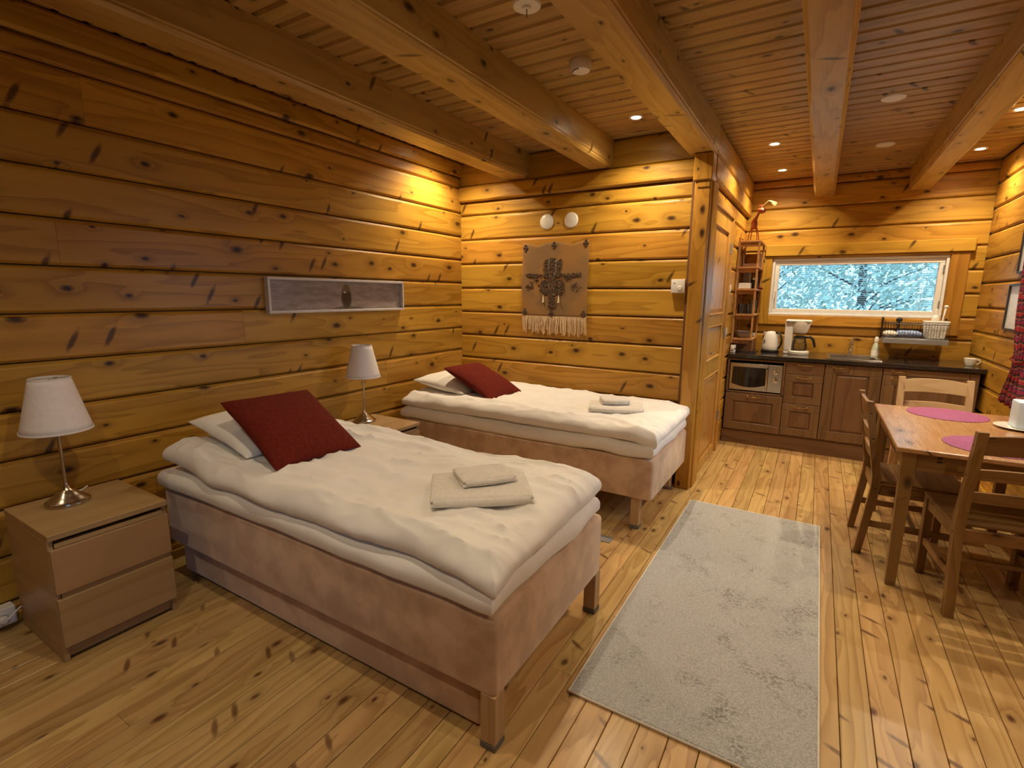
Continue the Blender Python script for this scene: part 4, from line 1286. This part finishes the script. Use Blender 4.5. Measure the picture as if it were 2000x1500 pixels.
# window: straight top and a bowed lower edge
pts = []
wx0_, wx1_ = X0+.022, X1-.140
for k in range(13):
    f_ = k/12; pts.append((wx0_+(wx1_-wx0_)*f_, Z0+.062-.030*math.sin(PI*f_)))
pts += [(wx1_-.004, Z1-.036), (wx0_+.004, Z1-.036)]
MB().prism(pts, 1, KF-.0005, KF+.003).build('door_window', 'blackgl', dr)
MB().tube([(X1-.131, KF-.0, Z0+.03), (X1-.131, KF-.022, Z0+.045), (X1-.131, KF-.024, (Z0+Z1)/2), (X1-.131, KF-.022, Z1-.045), (X1-.131, KF-.0, Z1-.03)], .008, 10).build('door_handle', 'chrome', dr, True)
MB().box(X1-.123, X1, KF+.002, KF+.02, Z0, Z1, .004).build('control_panel', 'steel', mw)
for z in (.745, .665):
    k_ = MB().lathe([(.024, 0), (.024, .004), (.018, .006), (.016, .022), (0, .023)], 24).build('knob', 'chrome', mw, 40, loc=(X1-.058, KF+.002, z), rot=(PI/2, 0, 0))
    MB().box(-.003, .003, -.016, .016, .022, .026, .001).build('pointer', 'steel', k_)

# kettle
k = thing('kettle', 'white electric kettle beside the coffee maker', 'kettle', (-.388, 5.74, .9002), math.radians(-32))
MB().lathe([(.082, 0), (.084, .006), (.080, .018), (.066, .022)], 30).build('power_base', 'black', k, 40)
bd = MB().lathe([(.074, .022), (.080, .03), (.079, .06), (.070, .13), (.058, .185), (.054, .192)], 36).build('body', 'plastic', k, 40)
MB().lathe([(.054, .192), (.048, .202), (.02, .21), (0, .212)], 30).build('lid', 'plastic', k, 40)
MB().hexa([(-.055, -.02, .165), (-.055, .02, .165), (-.05, .022, .195), (-.05, -.022, .195)], [(-.086, -.005, .188), (-.086, .005, .188), (-.088, .006, .200), (-.088, -.006, .200)]).build('spout', 'plastic', k)
MB().tube([(.045, 0, .196), (.075, 0, .198), (.105, 0, .175), (.118, 0, .13), (.112, 0, .08), (.085, 0, .042)], [.009, .011, .010, .009, .009, .009], 10).build('handle', 'black', k, True)
MB().sphere((-.018, -.072, .105), .03, 14, 8, (.35, .10, 1.0)).build('level_window', 'greymetal', bd, True)

# coffee maker
k = thing('coffee_maker', 'white filter coffee maker with a glass jug', 'coffee maker', (-.150, 5.70, .9002))
MB().lathe([(.088, 0), (.092, .005), (.092, .030), (.086, .036), (0, .036)], 36, (.015, -.02, 0)).box(-.115, -.03, -.045, .075, .0, .036, .006).build('hotplate_base', 'plastic', k, 40)
rbox(-.118, -.045, -.05, .085, .03, .315, .014, 3).build('water_tower', 'plastic', k, 40)
MB().lathe([(.050, .205), (.062, .22), (.080, .285), (.084, .305), (.084, .318)], 36, (.015, -.01, 0)).build('filter_holder', 'plastic', k, 40)
rbox(-.115, .105, -.09, .085, .316, .334, .008, 3).build('lid', 'plastic', k, 40)
jg = MB().lathe([(.050, .038), (.066, .045), (.068, .085), (.056, .135), (.050, .150), (.052, .165)], 32, (.018, -.02, 0)).build('jug', 'tumbler', k, 40)
MB().lathe([(.053, .156), (.056, .160), (.053, .176), (.03, .184), (0, .186)], 28, (.018, -.02, 0)).build('jug_lid', 'black', jg, 40)
MB().tube([(.068, -.02, .168), (.105, -.03, .172), (.130, -.03, .150), (.145, -.03, .10), (.148, -.03, .075)], [.010, .012, .013, .012, .010], 10).build('jug_handle', 'black', jg, True)

# coffee cup at the worktop end
k = thing('coffee_cup', 'small white cup at the right end of the worktop', 'cup', (1.125, 5.56, .9002))
MB().lathe([(.022, 0), (.026, .002), (.038, .03), (.043, .062), (.041, .063), (.036, .032), (.022, .006), (0, .005)], 30).build('bowl', 'cup', k, 40)
MB().tube([(.038, 0, .05), (.058, 0, .052), (.064, 0, .035), (.052, 0, .018), (.034, 0, .02)], .005, 8).build('handle', 'cup', k, True)

# dish rack hung below the window
dr_ = thing('dish_rack', 'black wire dish rack with a grey drip tray hung below the window', 'dish rack', (0, 0, 0))
RX0, RX1, RY0, RY1, RZ0, RZ1 = .535, .985, 5.70, 5.945, 1.085, 1.225
wv = MB()
for z in (RZ0+.012, RZ1):
    wv.tube([(RX0, RY0, z), (RX1, RY0, z), (RX1, RY1, z), (RX0, RY1, z), (RX0, RY0, z)], .003, 6)
wv.build('rim_wire', 'black', dr_)
wme = MB().tube([(0, RY0, RZ1), (0, RY0, RZ0+.012), (0, RY1, RZ0+.012), (0, RY1, RZ1+.02)], .0016, 5).mesh('wire'); wme.materials.append(MT['black'])
for i in range(23):
    place('wire', wme, dr_, (RX0+(RX1-RX0)*i/22, 0, 0))
MB().box(RX0-.012, RX0, RY1-.02, RY1+.03, RZ0, RZ1+.05, .002).build('wall_hook', 'black', dr_)
MB().box(RX1, RX1+.012, RY1-.02, RY1+.03, RZ0, RZ1+.05, .002).build('wall_hook', 'black', dr_)
MB().box(RX0+.0, RX1-.0, RY0-.008, RY1, RZ0-.035, RZ0-.031).box(RX0, RX1, RY0-.012, RY0-.008, RZ0-.035, RZ0+.008, .001).box(RX0, RX1, RY1, RY1+.004, RZ0-.035, RZ0+.008).box(RX0-.004, RX0, RY0-.012, RY1, RZ0-.035, RZ0+.008).box(RX1, RX1+.004, RY0-.012, RY1, RZ0-.035, RZ0+.008).build('drip_tray', 'greymetal', dr_)
bs = thing('wicker_basket', 'square white wicker basket in the right of the dish rack', 'basket', (.905, 5.815, RZ0+.014))
g = MB()
n = 9; lv = 8
for side in range(4):
    for i in range(n):
        f_ = -1+2*i/(n-1)
        for (r0, r1) in ((.062, .078),):
            def pt(z_, r): 
                p_ = (f_*r, -r); a_ = side*PI/2
                return (p_[0]*math.cos(a_)-p_[1]*math.sin(a_), p_[0]*math.sin(a_)+p_[1]*math.cos(a_), z_)
            g.tube([pt(.004, r0), pt(.145, r1)], .0042, 5)
for j in range(lv):
    z_ = .012+.130*j/(lv-1); r = .062+.016*z_/.145
    g.tube([(-r, -r, z_), (r, -r, z_), (r, r, z_), (-r, r, z_), (-r, -r, z_)], .0042, 5)
g.box(-.062, .062, -.062, .062, 0, .006)
wk_ = g.build('weave', 'white', bs); wk_['kind'] = 'stuff'
r = .08
MB().tube([(-r, -r, .147), (r, -r, .147), (r, r, .147), (-r, r, .147), (-r, -r, .147)], .008, 8).build('rim', 'white', bs, True)
k = thing('detergent_bottle', 'white plastic bottle standing in the wicker basket', 'bottle', (.895, 5.825, RZ0+.0205))
MB().lathe([(.026, 0), (.028, .004), (.028, .17), (.018, .20), (.012, .205)], 20).build('bottle', 'plastic', k, 40)
MB().lathe([(.014, .205), (.014, .24), (.010, .255), (0, .258)], 16).build('cap', 'plastic', k, 40)
k = thing('dish_brush', 'white handled dish brush leaning in the wicker basket', 'brush', (.945, 5.83, RZ0+.0205))
MB().tube([(-.01, -.01, .01), (.0, .0, .12), (.02, .03, .27)], [.007, .006, .009], 8).build('handle', 'plastic', k, True)
MB().sphere((.021, .031, .275), .017, 10, 6, (1, 1, .8)).build('bristle_head', 'plastic', k, True)
k = tag(slab(-.09, .09, -.075, .075, lambda x, y: .026+.012*math.cos(x*9), .045, 26, 18, 4, .004, 3.0, .012, 8, 8).build('dish_cloth', 'bluecloth', None, True, loc=(.722, 5.81, RZ0+.014)), 'blue checked dish cloth lying in the dish rack', 'cloth')
k = tag(slab(-.05, .05, -.06, .06, lambda x, y: .03, .05, 18, 14, 4, .003, 4.0, .008, 8, 8).build('sponge_cloth', 'towel', None, True, loc=(.585, 5.82, RZ0+.014)), 'small white cloth at the left end of the dish rack', 'cloth')
k = thing('whisk_brush', 'black brush standing upright in the dish rack', 'brush', (.650, 5.905, RZ0+.014))
MB().tube([(0, 0, .005), (0, 0, .14)], [.010, .008], 8).build('handle', 'black', k, True)
MB().sphere((0, -.004, .155), .026, 10, 6, (1, .8, .9)).build('bristle_head', 'black', k, True)

# wall shelf in the corner: five boards between uprights
sh = thing('wall_shelf', 'narrow five tier wooden shelf in the kitchen corner', 'shelf', (0, 0, 0))
HX, HW, HY0, HY1 = DX+.001, .20, 5.46, 5.93
TZ = (1.045, 1.285, 1.530, 1.740, 1.985)
for y in (HY0+.03, HY0+.15, HY1-.06):
    MB().box(HX, HX+.022, y, y+.030, .99, 2.02, .002).build('upright', 'shelfw', sh)
for i, z in enumerate(TZ):
    MB().box(HX+.022, HX+HW, HY0, HY1, z-.018, z, .002).build('shelf_board', 'shelfw', sh)
    MB().box(HX+.022, HX+HW-.03, HY0+.035, HY0+.050, z-.055, z-.018, .002).build('bracket', 'shelfw', sh)
for y in (HY0+.01, HY1-.03):
    MB().box(HX+HW-.024, HX+HW-.006, y, y+.016, TZ[0], TZ[4]-.018, .002).build('front_post', 'shelfw', sh)
xm = HX+.11
# straw goat figure
k = thing('straw_figurine', 'red long legged bird figurine with straw plumes on top of the shelf', 'figurine', (xm, 5.60, TZ[4]))
MB().sphere((0, 0, .165), .05, 14, 8, (.6, .85, 1.0)).tube([(0, -.01, .19), (.02, -.02, .23), (.035, -.02, .265)], [.022, .012, .009], 8).build('body', 'redwood', k, True)
for sx, sy in ((-.045, -.03), (.04, -.03), (-.03, .04), (.05, .04)):
    MB().tube([(sx*.4, sy*.4, .14), (sx*.8, sy*.9, .07), (sx, sy, 0)], [.007, .004, .004], 6).build('leg', 'redwood', k, True)
MB().sphere((.055, -.02, .285), .034, 14, 8, (1.15, .9, .8)).build('head', 'redwood', k, True)
MB().tube([(.05, -.02, .308), (.055, -.02, .33), (.03, -.02, .335)], [.014, .012, .003], 8).build('crest', 'redwood', k, True)
g = MB()
for i in range(26):
    a = rt_.uniform(-.5, .9); b_ = rt_.uniform(-.5, .5); l = rt_.uniform(.08, .13)
    g.tube([(.06, -.02, .325), (.06+l*.5*math.cos(b_), -.02+l*.5*math.sin(b_), .335+l*.32*math.sin(a+.6)), (.06+l*math.cos(b_), -.02+l*math.sin(b_)*.8, .335+l*.25*math.sin(a))], [.004, .005, .001], 5)
pl_ = g.build('straw_plume', 'straw', k, True); pl_['kind'] = 'stuff'
# tier 4: wooden tray stand
k = thing('napkin_stand', 'brown wooden napkin stand on the second shelf from the top', 'box', (xm, 5.66, TZ[3]))
MB().box(-.07, .085, -.10, -.09, 0, .035, .002).box(-.07, .085, .09, .10, 0, .035, .002).box(-.07, .085, -.09, .09, 0, .010, .002).build('tray', 'card', k)
MB().box(.075, .085, -.09, .09, .010, .135, .002).build('back_board', 'card', k)
MB().box(-.07, -.06, -.09, -.07, .010, .13, .001).box(-.07, -.06, .07, .09, .010, .13, .001).box(-.07, -.06, -.07, .07, .11, .13, .001).build('front_frame', 'card', k)
# tier 3: jar, box, carton, red cloth
k = thing('coffee_jar', 'small dark jar with a pale lid on the middle shelf', 'jar', (HX+.155, 5.62, TZ[2]))
MB().lathe([(.030, 0), (.032, .004), (.032, .075), (.026, .09)], 20).build('glass_body', 'blackgl', k, 40)
MB().lathe([(.028, .09), (.029, .092), (.029, .115), (0, .117)], 20).build('lid', 'steel', k, 40)
tag(MB().box(-.055, .055, -.045, .045, 0, .055, .003).build('tea_box', 'white', None, loc=(HX+.085, 5.53, TZ[2])), 'low white box at the front of the middle shelf', 'box')
tag(MB().box(-.03, .03, -.05, .05, 0, .16, .003).build('paper_carton', 'greymetal', None, loc=(HX+.075, 5.72, TZ[2])), 'tall grey carton at the back of the middle shelf', 'box')
tag(slab(-.045, .055, -.09, .09, lambda x, y: .012-.010*sm((x-.03)/.03), .018, 20, 20, 5, .003, 2.0, .010, 9, 9).build('pot_cloth', 'red', None, True, loc=(HX+.165, 5.80, TZ[2])), 'folded red cloth hanging over the middle shelf edge', 'cloth')
# tier 2: glasses
for i, (y, x, hh, lab) in enumerate(((5.53, .055, .095, 'drinking glass at the left front of the glass shelf'), (5.53, .135, .095, 'drinking glass at the right front of the glass shelf'), (5.64, .150, .135, 'taller drinking glass behind on the glass shelf'), (5.64, .065, .095, 'drinking glass behind on the left of the glass shelf'))):
    r = .033
    tag(MB().lathe([(0, .006), (r-.006, .006), (r-.002, hh), (r, hh), (r-.003, 0), (0, 0)], 22).build('drinking_glass', 'tumbler', None, 40, loc=(HX+.022+x*.9, y, TZ[1])), lab, 'glass', 'drinking glasses')
# tier 1: stacked bowls and plates
for i in range(3):
    tag(MB().lathe([(.035, 0), (.055, .006), (.080, .040), (.077, .041), (.052, .010), (0, .008)], 28).build('bowl', 'ceramic2', None, 40, loc=(HX+.108, 5.57, TZ[0]+.013*i)), ['bottom bowl of the grey stack on the lowest shelf', 'middle bowl of the grey stack on the lowest shelf', 'top bowl of the grey stack on the lowest shelf'][i], 'bowl', 'stacked bowls')
for i in range(5):
    tag(MB().lathe([(.05, 0), (.06, .002), (.084, .010), (.083, .012), (.058, .005), (0, .004)], 32).build('side_plate', 'cup', None, 40, loc=(HX+.112, 5.76, TZ[0]+.0065*i)), ['lowest', 'second', 'third', 'fourth', 'topmost'][i]+' white plate of the stack on the lowest shelf', 'plate', 'stacked plates')
# under the shelf
k = thing('corner_socket', 'white socket block on the worktop corner under the shelf', 'socket', (DX+.035, 5.46, .9002))
MB().box(-.022, .022, -.03, .03, 0, .075, .004).build('housing', 'plastic', k)
MB().box(-.012, .012, -.048, -.03, .03, .06, .004).build('plug', 'plastic', k)
tag(MB().tube([(DX+.05, 5.43, .945), (DX+.10, 5.42, .93), (DX+.16, 5.45, .908), (DX+.24, 5.50, .906), (DX+.21, 5.56, .906), (DX+.225, 5.62, .906), (DX+.235, 5.70, .906)], .005, 8).build('power_cord', 'black', None, True), 'black power cord lying on the worktop corner', 'cord')
tag(MB().box(-.085, .085, -.14, .14, 0, .115, .004).build('bread_box', 'card', None, loc=(HX+.105, 5.74, .9002)), 'dark brown box on the worktop under the shelf', 'box')
